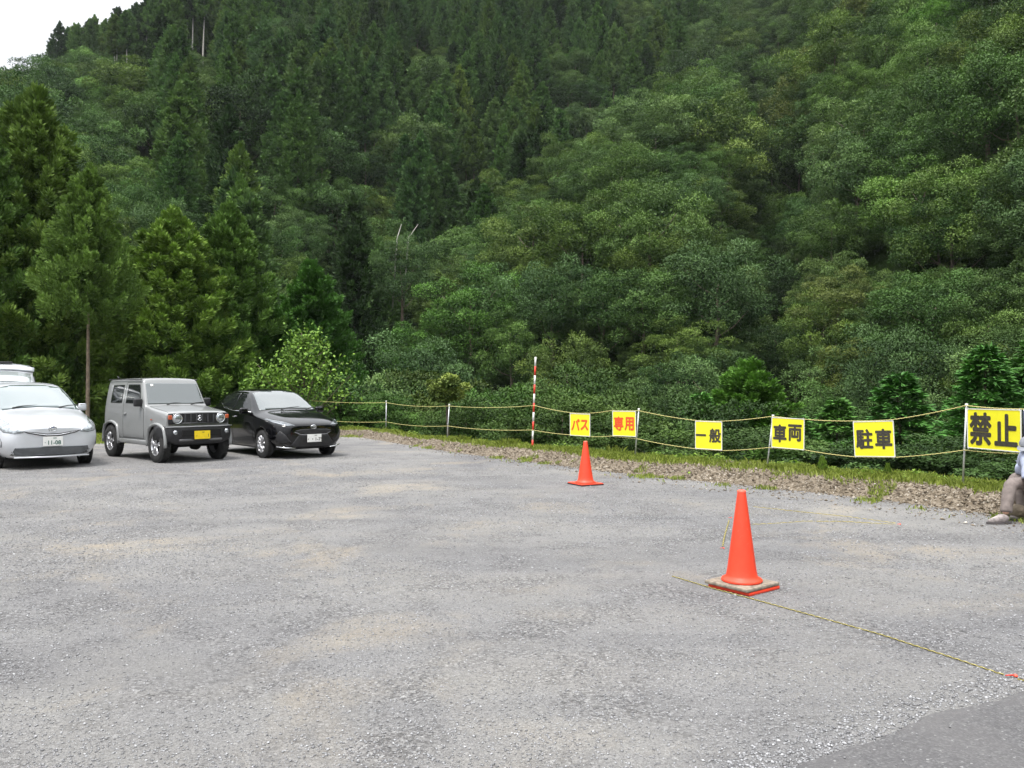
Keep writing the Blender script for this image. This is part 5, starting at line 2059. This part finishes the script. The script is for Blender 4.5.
# bumper: black moulded bar with upswept ends
bmp = MB()
rows_ = []
for y in np.linspace(-0.735, 0.735, 23):
    k = abs(y) / 0.735
    xo = 1.70 - 0.10 * k ** 2 - (0.30 if k > 0.99 else 0.10 * max(0, (k - 0.9) / 0.1))
    zlo = 0.36 + 0.10 * max(0, (k - 0.6) / 0.4)
    rows_.append([(xo - 0.14, y, 0.74), (xo - 0.02, y, 0.735), (xo, y, 0.70), (xo + 0.005, y, 0.56), (xo - 0.01, y, zlo + 0.05), (xo - 0.06, y, zlo), (xo - 0.2, y, zlo)])
vv = [[bmp.bm.verts.new(p) for p in r_] for r_ in rows_]
for a, b in zip(vv, vv[1:]):
    for k in range(len(a)):
        bmp.bm.faces.new((a[k], a[(k + 1) % len(a)], b[(k + 1) % len(b)], b[k]))
bmp.bm.faces.new(vv[0])
bmp.bm.faces.new(vv[-1][::-1])
bp = bmp.build('front_bumper', M['black_plastic'], J, True)
MB().box((1.695, 0, 0.60), (0.03, 0.82, 0.13), None, 0.01).build('lower_grille', M['arch'], bp)
MB().tube([(1.60, -0.70, 0.725), (1.695, -0.4, 0.728), (1.70, 0, 0.728), (1.695, 0.4, 0.728), (1.60, 0.70, 0.725)], 0.010, 6).build('bumper_trim', simple('grey_trim', (0.3, 0.31, 0.32), 0.35), bp, True)
MB().box((1.66, 0, 0.455), (0.06, 0.9, 0.05), None, 0.02).build('skid_bar', simple('grey_skid', (0.12, 0.12, 0.125), 0.5), bp, True)
plate(J, (1.722, 0.0, 0.555), R(-2), 0.33, 0.165, M['plate_yellow'], M['plate_ink'], [('580', 0.02, 0.052, 0.035, 0), ('・', -0.12, -0.02, 0.05, 0.002), ('1', 0.125, -0.012, 0.085, 0.001)])
for s in (0.30, -0.22):
    MB().tube([(0.60, s, 1.145), (0.575, s + 0.10, 1.18), (0.555, s + 0.36, 1.20)], [0.012, 0.009, 0.006], 6).build('wiper', M['black_plastic'], J, True)
MB().tube([(-1.25, -0.45, 1.71), (-1.33, -0.46, 1.76)], [0.02, 0.008], 8).build('antenna', M['black_plastic'], J, True)
# bonnet seam, washer shapes
q = MB()
for s in (1, -1):
    mids = [T.ray_cast(Vector((x_, s * 0.60, 4)), Vector((0, 0, -1)))[0] for x_ in np.linspace(0.68, 1.50, 9)]
    q.tube([m for m in mids if m], 0.004, 4)
q.build('bonnet_seam', M['arch'], J)
# underbody, axles, spare wheel and rear
MB().box((0.0, 0, 0.40), (2.6, 0.62, 0.12), None, 0.03).build('chassis', M['arch'], J)
MB().tube([(xf, -0.55, 0.33), (xf, 0.55, 0.33)], 0.045, 8).tube([(xr, -0.55, 0.33), (xr, 0.55, 0.33)], 0.05, 8).lathe([(0, -0.1), (0.11, -0.06), (0.11, 0.06), (0, 0.1)], 16, 'x', (xf, 0.12, 0.33)).build('axle', M['arch'], J, True)
sw = empty('spare_wheel', (-1.60, 0.0, 0.95), 0, J)
MB().lathe([(0.2, -0.09), (0.31, -0.09), (0.345, -0.05), (0.345, 0.05), (0.31, 0.09), (0.2, 0.09)], 40, 'x').build('tyre', M['rubber'], sw, True)
MB().lathe([(0, -0.08), (0.1, -0.085), (0.22, -0.06), (0.22, 0.08), (0, 0.08)], 40, 'x').build('rim', M['alloy'], sw, True)
patch('rear_window', T, [(-0.50, 1.16), (0.50, 1.16), (0.46, 1.56), (-0.46, 1.56)], 'r', M['dark_glass'], J, 0.004)
for s in (1, -1):
    MB().box((-1.52, s * 0.58, 0.62), (0.04, 0.12, 0.10), None, 0.012).build('tail_light', M['redlens'], J, True)
MB().box((-1.53, 0, 0.52), (0.12, 1.3, 0.12), None, 0.03).build('rear_bumper', M['black_plastic'], J, True)


# ================= black hatchback =============================================
def section(zb, yb, zs, ys, zm, ym, zbt, ybt, zrt, yrt, zt):
    """floor, sill, widest, belt, roof edge, top"""
    return [(0, zb), (yb * 0.85, zb), (yb, zb + 0.03), (ys, zs), (ym, zm), (ybt + 0.012, zbt - 0.03), (ybt, zbt), (yrt, zrt), (yrt * 0.86, zt - (zt - zrt) * 0.45), (yrt * 0.5, zt - (zt - zrt) * 0.1), (0, zt)]


fc = Vector((at(314, 17.5).x, 17.5, 0))
K = place_car('hatchback_car', fc, (0.66, -0.751), 3.94, 'glossy black hatchback, rightmost of the three cars, with white number plate')
st = [
    (1.955, section(0.32, 0.30, 0.40, 0.44, 0.52, 0.48, 0.64, 0.44, 0.67, 0.34, 0.69)),
    (1.93, section(0.24, 0.42, 0.36, 0.58, 0.52, 0.60, 0.68, 0.55, 0.715, 0.44, 0.74)),
    (1.84, section(0.20, 0.55, 0.36, 0.70, 0.54, 0.72, 0.71, 0.67, 0.755, 0.54, 0.79)),
    (1.62, section(0.19, 0.66, 0.38, 0.79, 0.56, 0.81, 0.77, 0.76, 0.825, 0.62, 0.87)),
    (1.25, section(0.18, 0.72, 0.38, 0.825, 0.58, 0.842, 0.84, 0.79, 0.90, 0.66, 0.945)),
    (0.92, section(0.18, 0.74, 0.36, 0.82, 0.60, 0.842, 0.89, 0.80, 0.95, 0.68, 0.995)),
    (0.80, section(0.18, 0.75, 0.34, 0.81, 0.62, 0.842, 0.91, 0.805, 0.97, 0.70, 1.03)),
    (0.55, section(0.18, 0.75, 0.33, 0.80, 0.62, 0.84, 0.93, 0.81, 1.12, 0.685, 1.18)),
    (0.15, section(0.18, 0.75, 0.33, 0.80, 0.62, 0.838, 0.95, 0.81, 1.34, 0.615, 1.405)),
    (-0.05, section(0.18, 0.75, 0.33, 0.80, 0.62, 0.838, 0.96, 0.81, 1.405, 0.59, 1.47)),
    (-0.5, section(0.18, 0.75, 0.33, 0.80, 0.62, 0.838, 0.985, 0.81, 1.425, 0.585, 1.497)),
    (-1.0, section(0.18, 0.74, 0.33, 0.81, 0.64, 0.842, 1.02, 0.80, 1.40, 0.575, 1.475)),
    (-1.40, section(0.20, 0.72, 0.36, 0.82, 0.66, 0.845, 1.06, 0.775, 1.34, 0.56, 1.42)),
    (-1.72, section(0.24, 0.68, 0.40, 0.79, 0.68, 0.82, 1.03, 0.74, 1.20, 0.56, 1.27)),
    (-1.88, section(0.28, 0.62, 0.42, 0.72, 0.68, 0.76, 0.95, 0.68, 1.03, 0.54, 1.06)),
    (-1.95, section(0.34, 0.52, 0.45, 0.62, 0.66, 0.66, 0.86, 0.60, 0.90, 0.46, 0.92)),
]
xf = 1.97 - 0.80
xr = xf - 2.55
kb = car_body('body', st, M['p_black'], K, 2, [(xf, 0.345, 0.315, 0.5), (xr, 0.345, 0.315, 0.5)])
T = bvh_of(kb)
ws = patch('windscreen', T, [(-0.67, 1.005), (-0.4, 1.03), (0, 1.045), (0.4, 1.03), (0.67, 1.005), (0.62, 1.16), (0.535, 1.385), (0.3, 1.43), (0, 1.44), (-0.3, 1.43), (-0.535, 1.385), (-0.62, 1.16)], 'f', M['wind'], K, 0.004)
for s in (1, -1):
    patch('front_window', T, [(0.52, 0.985), (-0.30, 1.005), (-0.30, 1.385), (-0.02, 1.365), (0.2, 1.26), (0.42, 1.09)], 's', M['dark_glass'], K, 0.004, sgn=s)
    patch('rear_side_window', T, [(-0.37, 1.01), (-1.02, 1.08), (-1.28, 1.20), (-1.15, 1.33), (-0.8, 1.375), (-0.37, 1.388)], 's', M['dark_glass'], K, 0.004, sgn=s)
    q = MB()
    for pl in (((0.56, 0.985), (-0.30, 1.0), (-0.9, 1.05), (-1.25, 1.17)),):
        q.tube([T.ray_cast(Vector((p[0], s * 4, p[1] - 0.012)), Vector((0, -s, 0)))[0] + Vector((0, s * 0.004, 0)) for p in pl], 0.008, 6)
    q.build('window_trim', M['chrome'], K, True)
    q = MB()
    for pl in ([(0.74, 0.30), (0.74, 0.6), (0.68, 0.92)], [(-0.33, 0.28), (-0.33, 0.6), (-0.335, 1.0)], [(0.74, 0.29), (0.2, 0.27), (-0.33, 0.27), (-0.9, 0.29)], [(-1.02, 0.55), (-0.98, 0.75), (-1.06, 1.06)]):
        mids = []
        for a, b in zip(pl, pl[1:]):
            for t in np.linspace(0, 1, 7):
                h_ = T.ray_cast(Vector((a[0] + (b[0] - a[0]) * t, s * 4, a[1] + (b[1] - a[1]) * t)), Vector((0, -s, 0)))[0]
                if h_:
                    mids.append(h_)
        q.tube(mids, 0.0035, 4)
    q.build('door_seam', M['arch'], K)
    MB().box((-0.22, s * 0.838, 0.86), (0.16, 0.03, 0.026), None, 0.008).build('door_handle', M['chrome'], K, True)
    MB().box((-0.98, s * 0.835, 0.93), (0.14, 0.03, 0.026), None, 0.008).build('door_handle', M['p_black'], K, True)
    mirror_part(K, 0.48, 0.82, 1.00, s, M['p_black'], 0.19, 0.13)
    hp = [(s * 0.40, 0.705), (s * 0.56, 0.69), (s * 0.735, 0.745), (s * 0.79, 0.83), (s * 0.745, 0.845), (s * 0.62, 0.80)]
    hl = patch('headlight', T, hp, 'f', M['lampdark'], K, 0.006, 0.03)
    MB().lathe([(0, 0.03), (0.03, 0.026), (0.045, 0.0)], 20, 'x', (1.72, s * 0.62, 0.735)).build('lamp_lens', M['lampglass'], hl, True)
    patch('daylight_strip', T, [(s * 0.45, 0.715), (s * 0.60, 0.705), (s * 0.73, 0.765), (s * 0.76, 0.80), (s * 0.72, 0.775), (s * 0.60, 0.722)], 'f', M['lampglass'], hl, 0.012, 0.03)
    # bumper side intake and bright lower blade
    patch('side_intake', T, [(s * 0.50, 0.36), (s * 0.72, 0.36), (s * 0.755, 0.50), (s * 0.70, 0.60), (s * 0.60, 0.50)], 'f', M['black_plastic'], K, 0.005, 0.04)
    MB().tube([(1.93, s * 0.40, 0.235), (1.86, s * 0.60, 0.245), (1.73, s * 0.745, 0.265)], [0.010, 0.016, 0.010], 6).build('lower_trim', M['chrome'], K, True)
    wheel(K, xf, s * 0.735, 0.30, 0.18, 9, 0.19, M['alloy'], s)
    wheel(K, xr, s * 0.735, 0.30, 0.18, 9, 0.19, M['alloy'], s)
    MB().box((-1.86, s * 0.66, 0.93), (0.10, 0.22, 0.12), None, 0.03).build('tail_light', M['redlens'], K, True)
gp_ = [(-0.42, 0.60), (-0.30, 0.625), (0, 0.635), (0.30, 0.625), (0.42, 0.60), (0.36, 0.545), (0.2, 0.525), (0, 0.52), (-0.2, 0.525), (-0.36, 0.545)]
patch('upper_grille', T, gp_, 'f', M['black_plastic'], K, 0.006, 0.03)
patch('lower_grille', T, [(-0.34, 0.50), (0.34, 0.50), (0.50, 0.30), (0.42, 0.255), (-0.42, 0.255), (-0.50, 0.30)], 'f', M['black_plastic'], K, 0.006, 0.03)
q = MB()
q.tube([(1.925, -0.50, 0.60), (1.975, -0.3, 0.515), (1.98, 0, 0.508), (1.975, 0.3, 0.515), (1.925, 0.50, 0.60)], 0.006, 6)
q.build('grille_trim', simple('dark_chrome', (0.35, 0.35, 0.37), 0.2, 0.8), K, True)
em = MB()
ellipse_ring(em, (1.955, 0, 0.672), 0.062, 0.042, 0.006)
ellipse_ring(em, (1.962, 0, 0.672), 0.018, 0.040, 0.0045)
ellipse_ring(em, (1.962, 0, 0.689), 0.040, 0.016, 0.0045)
em.build('emblem', M['chrome'], K, True)
plate(K, (1.992, 0.0, 0.435), R(0), 0.33, 0.165, M['plate_white'], M['plate_ink'], [('・・1-75', 0.015, -0.024, 0.10, 0.001), ('500', 0.03, 0.055, 0.04, 0)])
for s in (0.35, -0.25):
    MB().tube([(0.93, s, 1.02), (0.86, s + 0.15, 1.055), (0.80, s + 0.50, 1.085)], [0.014, 0.010, 0.006], 6).build('wiper', M['black_plastic'], K, True)
MB().box((-1.93, 0, 0.45), (0.08, 1.1, 0.2), None, 0.03).build('rear_bumper', M['black_plastic'], K, True)
patch('rear_window', T, [(-0.48, 1.06), (0.48, 1.06), (0.46, 1.30), (-0.46, 1.30)], 'r', M['dark_glass'], K, 0.004)
MB().box((0, 0, 0.22), (3.2, 1.3, 0.08), None, 0.02).build('underbody', M['arch'], K)

# ================= silver wagon with raised tailgate =============================
fc = Vector((at(53, 15.2).x, 15.2, 0))
S_ = place_car('wagon_car', fc, (0.655, -0.755), 4.60, 'silver white wagon with its tailgate raised, leftmost of the three cars')
st = [
    (2.285, section(0.30, 0.34, 0.40, 0.50, 0.52, 0.54, 0.66, 0.48, 0.70, 0.36, 0.72)),
    (2.25, section(0.22, 0.48, 0.36, 0.64, 0.52, 0.68, 0.69, 0.60, 0.74, 0.48, 0.77)),
    (2.14, section(0.19, 0.62, 0.36, 0.76, 0.54, 0.79, 0.73, 0.73, 0.79, 0.58, 0.83)),
    (1.90, section(0.18, 0.72, 0.38, 0.84, 0.56, 0.86, 0.79, 0.81, 0.86, 0.66, 0.92)),
    (1.50, section(0.18, 0.77, 0.38, 0.87, 0.58, 0.885, 0.86, 0.84, 0.93, 0.71, 0.995)),
    (1.20, section(0.18, 0.78, 0.36, 0.86, 0.60, 0.885, 0.90, 0.85, 0.98, 0.74, 1.04)),
    (1.06, section(0.18, 0.79, 0.34, 0.855, 0.62, 0.885, 0.92, 0.855, 1.00, 0.75, 1.08)),
    (0.70, section(0.18, 0.79, 0.34, 0.85, 0.62, 0.883, 0.95, 0.86, 1.17, 0.72, 1.25)),
    (0.25, section(0.18, 0.79, 0.34, 0.85, 0.62, 0.883, 0.97, 0.86, 1.38, 0.665, 1.455)),
    (0.00, section(0.18, 0.79, 0.34, 0.85, 0.62, 0.883, 0.98, 0.86, 1.46, 0.635, 1.53)),
    (-0.5, section(0.18, 0.79, 0.34, 0.85, 0.62, 0.883, 0.99, 0.86, 1.50, 0.625, 1.572)),
    (-1.2, section(0.18, 0.78, 0.34, 0.85, 0.64, 0.883, 1.01, 0.85, 1.48, 0.615, 1.555)),
    (-1.8, section(0.20, 0.76, 0.38, 0.85, 0.66, 0.88, 1.04, 0.835, 1.43, 0.60, 1.51)),
    (-2.08, section(0.24, 0.74, 0.40, 0.82, 0.68, 0.86, 1.05, 0.81, 1.38, 0.60, 1.45)),
    (-2.16, section(0.26, 0.72, 0.42, 0.80, 0.68, 0.84, 1.04, 0.79, 1.32, 0.60, 1.38)),
    (-2.28, section(0.30, 0.64, 0.44, 0.72, 0.66, 0.76, 0.92, 0.72, 1.02, 0.60, 1.04)),
]
xf = 2.30 - 0.93
xr = xf - 2.78
sb_ = car_body('body', st, M['p_silver'], S_, 2, [(xf, 0.355, 0.325, 0.55), (xr, 0.355, 0.325, 0.55)])
T = bvh_of(sb_)
ws = patch('windscreen', T, [(-0.74, 1.01), (-0.4, 1.055), (0, 1.075), (0.4, 1.055), (0.74, 1.01), (0.68, 1.19), (0.575, 1.44), (0.3, 1.49), (0, 1.50), (-0.3, 1.49), (-0.575, 1.44), (-0.68, 1.19)], 'f', M['wind_silver'], S_, 0.004)
for s in (1, -1):
    patch('front_window', T, [(0.78, 1.02), (-0.30, 1.03), (-0.30, 1.445), (0.0, 1.43), (0.3, 1.30), (0.62, 1.12)], 's', M['dark_glass'], S_, 0.004, sgn=s)
    patch('rear_side_window', T, [(-0.38, 1.03), (-1.30, 1.06), (-1.30, 1.43), (-0.38, 1.45)], 's', M['dark_glass'], S_, 0.004, sgn=s)
    patch('quarter_window', T, [(-1.38, 1.07), (-1.86, 1.12), (-1.70, 1.38), (-1.38, 1.42)], 's', M['dark_glass'], S_, 0.004, sgn=s)
    q = MB()
    for pl in ([(0.95, 0.32), (0.95, 0.6), (0.86, 0.95)], [(-0.34, 0.30), (-0.34, 0.6), (-0.34, 1.02)], [(0.95, 0.31), (-0.3, 0.28), (-1.0, 0.30)], [(-1.16, 0.55), (-1.14, 0.75), (-1.34, 1.05)]):
        mids = []
        for a, b in zip(pl, pl[1:]):
            for t in np.linspace(0, 1, 7):
                h_ = T.ray_cast(Vector((a[0] + (b[0] - a[0]) * t, s * 4, a[1] + (b[1] - a[1]) * t)), Vector((0, -s, 0)))[0]
                if h_:
                    mids.append(h_)
        q.tube(mids, 0.0035, 4)
    q.build('door_seam', M['arch'], S_)
    MB().box((-0.2, s * 0.885, 0.88), (0.18, 0.03, 0.03), None, 0.008).build('door_handle', M['p_silver'], S_, True)
    MB().box((-1.12, s * 0.885, 0.91), (0.18, 0.03, 0.03), None, 0.008).build('door_handle', M['p_silver'], S_, True)
    mirror_part(S_, 0.66, 0.80, 1.06, s, M['p_silver'], 0.16, 0.14)
    hp = [(s * 0.46, 0.655), (s * 0.60, 0.635), (s * 0.76, 0.66), (s * 0.835, 0.78), (s * 0.85, 0.90), (s * 0.80, 0.915), (s * 0.70, 0.86), (s * 0.58, 0.745)]
    hl = patch('headlight', T, hp, 'f', simple('headlight_cover', (0.33, 0.36, 0.38), 0.12, 0.4, 1.0, vary=0.5, scale=22), S_, 0.006, 0.03)
    MB().lathe([(0, 0.03), (0.035, 0.026), (0.05, 0.0)], 20, 'x', (2.02, s * 0.655, 0.71)).build('lamp_lens', M['lampglass'], hl, True)
    MB().lathe([(0, 0.02), (0.04, 0.016), (0.056, 0.0)], 22, 'x', (2.185, s * 0.60, 0.335)).build('fog_light', M['lampglass'], S_, True)
    q = MB()
    q.tube([(2.06, s * 0.79, 0.40), (2.08, s * 0.78, 0.50), (2.04, s * 0.80, 0.56)], [0.008, 0.014, 0.006], 6)
    q.build('bumper_slot', M['lampdark'], S_, True)
    wheel(S_, xf, s * 0.755, 0.315, 0.19, 10, 0.2, M['alloy'], s)
    wheel(S_, xr, s * 0.775, 0.315, 0.19, 10, 0.2, M['alloy'], s)
    MB().box((-2.16, s * 0.76, 0.98), (0.12, 0.14, 0.24), None, 0.04).build('tail_light', M['redlens'], S_, True)
patch('lower_intake', T, [(-0.66, 0.255), (-0.60, 0.395), (-0.3, 0.40), (0.3, 0.40), (0.60, 0.395), (0.66, 0.255), (0.3, 0.24), (-0.3, 0.24)], 'f', M['lampdark'], S_, 0.005, 0.04)
q = MB()
ug = patch('upper_grille', T, [(-0.50, 0.685), (-0.25, 0.652), (-0.10, 0.630), (0.10, 0.630), (0.25, 0.652), (0.50, 0.685), (0.40, 0.640), (0.22, 0.600), (0.08, 0.572), (-0.08, 0.572), (-0.22, 0.600), (-0.40, 0.640)], 'f', M['black_plastic'], S_, 0.006, 0.03)
patch('grille_trim', T, [(-0.44, 0.668), (-0.22, 0.630), (-0.09, 0.610), (0.09, 0.610), (0.22, 0.630), (0.44, 0.668), (0.22, 0.616), (0.09, 0.596), (-0.09, 0.596), (-0.22, 0.616)], 'f', M['chrome'], ug, 0.012, 0.03)
S_.scale.z = 1.045
em = MB()
ellipse_ring(em, (2.284, 0, 0.712), 0.066, 0.046, 0.008)
ellipse_ring(em, (2.290, 0, 0.712), 0.020, 0.043, 0.006)
ellipse_ring(em, (2.290, 0, 0.730), 0.044, 0.017, 0.006)
em.build('emblem', M['chrome'], S_, True)
MB().lathe([(0, 0.012), (0.045, 0.010), (0.06, 0)], 24, 'x', (2.268, 0, 0.712)).build('emblem_plate', M['blue_emblem'], S_, True)
plate(S_, (2.318, 0.0, 0.495), R(0), 0.33, 0.165, M['plate_white'], M['plate_green'], [('11-08', 0.025, -0.024, 0.10, 0.002), ('300', 0.03, 0.055, 0.04, 0), ('・', -0.13, -0.02, 0.05, 0.001)])
MB().tube([(2.27, -0.62, 0.225), (2.30, 0, 0.215), (2.27, 0.62, 0.225)], 0.014, 6).build('lip_spoiler', M['p_silver'], S_, True)
for s in (0.35, -0.45):
    MB().tube([(1.13, s, 1.07), (1.04, s + 0.18, 1.10), (0.96, s + 0.55, 1.12)], [0.014, 0.010, 0.006], 6).build('wiper', M['black_plastic'], S_, True)
MB().box((-2.30, 0, 0.46), (0.10, 1.4, 0.24), None, 0.04).build('rear_bumper', M['p_silver'], S_, True)
MB().box((0, 0, 0.22), (3.8, 1.4, 0.08), None, 0.02).build('underbody', M['arch'], S_)
patch('cargo_dark_sheet', T, [(-0.60, 0.72), (0.60, 0.72), (0.60, 1.05), (0.52, 1.36), (-0.52, 1.36), (-0.60, 1.05)], 'r', M['arch'], S_, 0.004)  # black sheet paints the dark inside of the open rear
# raised tailgate: hinge at the rear edge of the roof
tg = empty('tailgate', (-2.02, 0, 1.47), 0, S_)
ang = R(23)      # upwards from level, pointing to the rear
ca, sa = math.cos(ang), math.sin(ang)


def tgp(u, v, w):
    """u along the gate from the hinge, v across, w outwards (up)"""
    return Vector((-u * ca + w * sa * -0.0 - w * sa * -1 * 0 - 0, v, u * sa + w))


def gate_sheet(us, widths, mat, name, parent, w0=0.0, th=0.05, bulge=0.05):
    mb = MB()
    tops, bots = [], []
    for (u, dz), wd in zip(us, widths):
        row_t, row_b = [], []
        for k in range(9):
            v = wd * (k / 4 - 1)
            b_ = bulge * (1 - (v / wd) ** 2)
            row_t.append(mb.bm.verts.new(tgp(u, v, w0 + dz + b_)))
            row_b.append(mb.bm.verts.new(tgp(u, v, w0 + dz + b_ - th)))
        tops.append(row_t)
        bots.append(row_b)
    n_ = len(us)
    for i in range(n_ - 1):
        for k in range(8):
            mb.bm.faces.new((tops[i][k], tops[i][k + 1], tops[i + 1][k + 1], tops[i + 1][k]))
            mb.bm.faces.new((bots[i][k + 1], bots[i][k], bots[i + 1][k], bots[i + 1][k + 1]))
        for k in (0, 8):
            mb.bm.faces.new((tops[i][k], tops[i + 1][k], bots[i + 1][k], bots[i][k]))
    for i in (0, n_ - 1):
        for k in range(8):
            mb.bm.faces.new((tops[i][k], bots[i][k], bots[i][k + 1], tops[i][k + 1]))
    return mb.build(name, mat, parent, True)


gate_sheet([(0.0, 0.0), (0.25, 0.03), (0.60, 0.04), (0.66, 0.05), (0.86, 0.10), (0.98, 0.09)], [0.53, 0.56, 0.58, 0.60, 0.61, 0.57], M['p_silver'], 'gate_panel', tg)
gate_sheet([(0.08, 0.034), (0.3, 0.052), (0.58, 0.058)], [0.46, 0.50, 0.53], glass('tailgate_glass', (0.42, 0.46, 0.46)), 'gate_window', tg, 0.004, 0.01)  # whitish base colour paints the sky reflected in the glass
gate_sheet([(0.64, 0.09), (0.74, 0.125), (0.80, 0.11)], [0.62, 0.64, 0.62], M['p_silver'], 'gate_ridge', tg, 0.01, 0.03)
MB().box(tgp(0.90, 0.0, 0.18), (0.05, 0.44, 0.05), None, 0.012).build('gate_garnish', M['black_plastic'], tg, True)
for s in (1, -1):
    MB().tube([(-0.1, s * 0.62, -0.32), tuple(tgp(0.55, s * 0.60, 0.0))], 0.012, 6).build('gas_strut', M['black_plastic'], tg, True)
# ------------------------------------------------------------------ camera, light, air
cam_d = bpy.data.cameras.new('camera')
cam_d.sensor_width = 36
cam_d.lens = 36 * FPX / 1024
cam_d.clip_start = 0.05
cam_d.clip_end = 3000
cam = bpy.data.objects.new('camera', cam_d)
col.objects.link(cam)
cam.location = (0, 0, EYE)
cam.rotation_euler = (R(90) + math.atan((HZ - 384) / FPX), 0, 0)
scene.camera = cam

SUN_EL, SUN_AZ = 68.0, 215.0       # elevation; compass direction of the sun from +y clockwise (behind the camera, a bit left)
w = bpy.data.worlds.new('World')
scene.world = w
w.use_nodes = True
nt = w.node_tree
bg = nt.nodes['Background']
sky = nt.nodes.new('ShaderNodeTexSky')
sky.sky_type = 'NISHITA'
sky.sun_disc = False
sky.sun_elevation = R(SUN_EL)
sky.sun_rotation = R(SUN_AZ)
sky.dust_density = 4.0
sky.air_density = 1.5
tc = nt.nodes.new('ShaderNodeTexCoord')
nz = nt.nodes.new('ShaderNodeTexNoise')
nz.inputs['Scale'].default_value = 2.2
nz.inputs['Detail'].default_value = 7
mp = nt.nodes.new('ShaderNodeMapping')
mp.inputs['Scale'].default_value = (1, 1, 2.6)
nt.links.new(tc.outputs['Generated'], mp.inputs[0])
nt.links.new(mp.outputs[0], nz.inputs['Vector'])
cloud = ramp(nt, nz.outputs['Fac'], [(0.3, (8.5, 8.9, 9.5)), (0.7, (12.5, 12.6, 12.8))])
cover = ramp(nt, nz.outputs['Fac'], [(0.22, 0.75), (0.42, 0.97)])
# an overcast sky is about three times brighter overhead than at the horizon
sx = nt.nodes.new('ShaderNodeSeparateXYZ')
nt.links.new(tc.outputs['Generated'], sx.inputs[0])
cloud = mixc(nt, 1.0, cloud, ramp(nt, sx.outputs[2], [(0.0, 0.30), (0.35, 0.85), (1.0, 1.75)]), 'MULTIPLY')
nt.links.new(mixc(nt, cover, sky.outputs[0], cloud), bg.inputs[0])
bg.inputs[1].default_value = 0.10

sl = bpy.data.lights.new('sun', 'SUN')
sl.energy = 2.7
sl.angle = R(16)
sl.color = (1.0, 0.965, 0.91)
so_ = bpy.data.objects.new('sun', sl)
col.objects.link(so_)
dv = Vector((math.sin(R(SUN_AZ)) * math.cos(R(SUN_EL)), math.cos(R(SUN_AZ)) * math.cos(R(SUN_EL)), math.sin(R(SUN_EL))))
so_.rotation_euler = dv.to_track_quat('Z', 'Y').to_euler()

USE_HAZE = True
if USE_HAZE:
    m = bpy.data.materials.new('haze')
    m.use_nodes = True
    m.node_tree.nodes.remove(m.node_tree.nodes['Principled BSDF'])
    pv = m.node_tree.nodes.new('ShaderNodeVolumePrincipled')
    pv.inputs['Color'].default_value = (0.88, 0.93, 0.97, 1)
    pv.inputs['Density'].default_value = 0.00009
    pv.inputs['Anisotropy'].default_value = 0.2
    m.node_tree.links.new(pv.outputs[0], m.node_tree.nodes['Material Output'].inputs['Volume'])
    mb = MB()
    mb.box((0, 0, 165), (1150, 1150, 370))
    hz = mb.build('haze', m)
    tag(hz, 'thin pale haze over the mountainside', None, None, 'stuff')

vs_ = scene.view_settings
vs_.view_transform = 'Standard'
vs_.look = 'None'
vs_.gamma = 1
vs_.exposure = 0.60
scene.display_settings.display_device = 'sRGB'
c_ = scene.cycles
c_.use_denoising = True
c_.max_bounces = 6
c_.diffuse_bounces = 2
c_.glossy_bounces = 3
c_.transmission_bounces = 3
c_.volume_bounces = 1
c_.transparent_max_bounces = 6
c_.use_adaptive_sampling = True
c_.adaptive_threshold = 0.02
c_.sample_clamp_indirect = 6
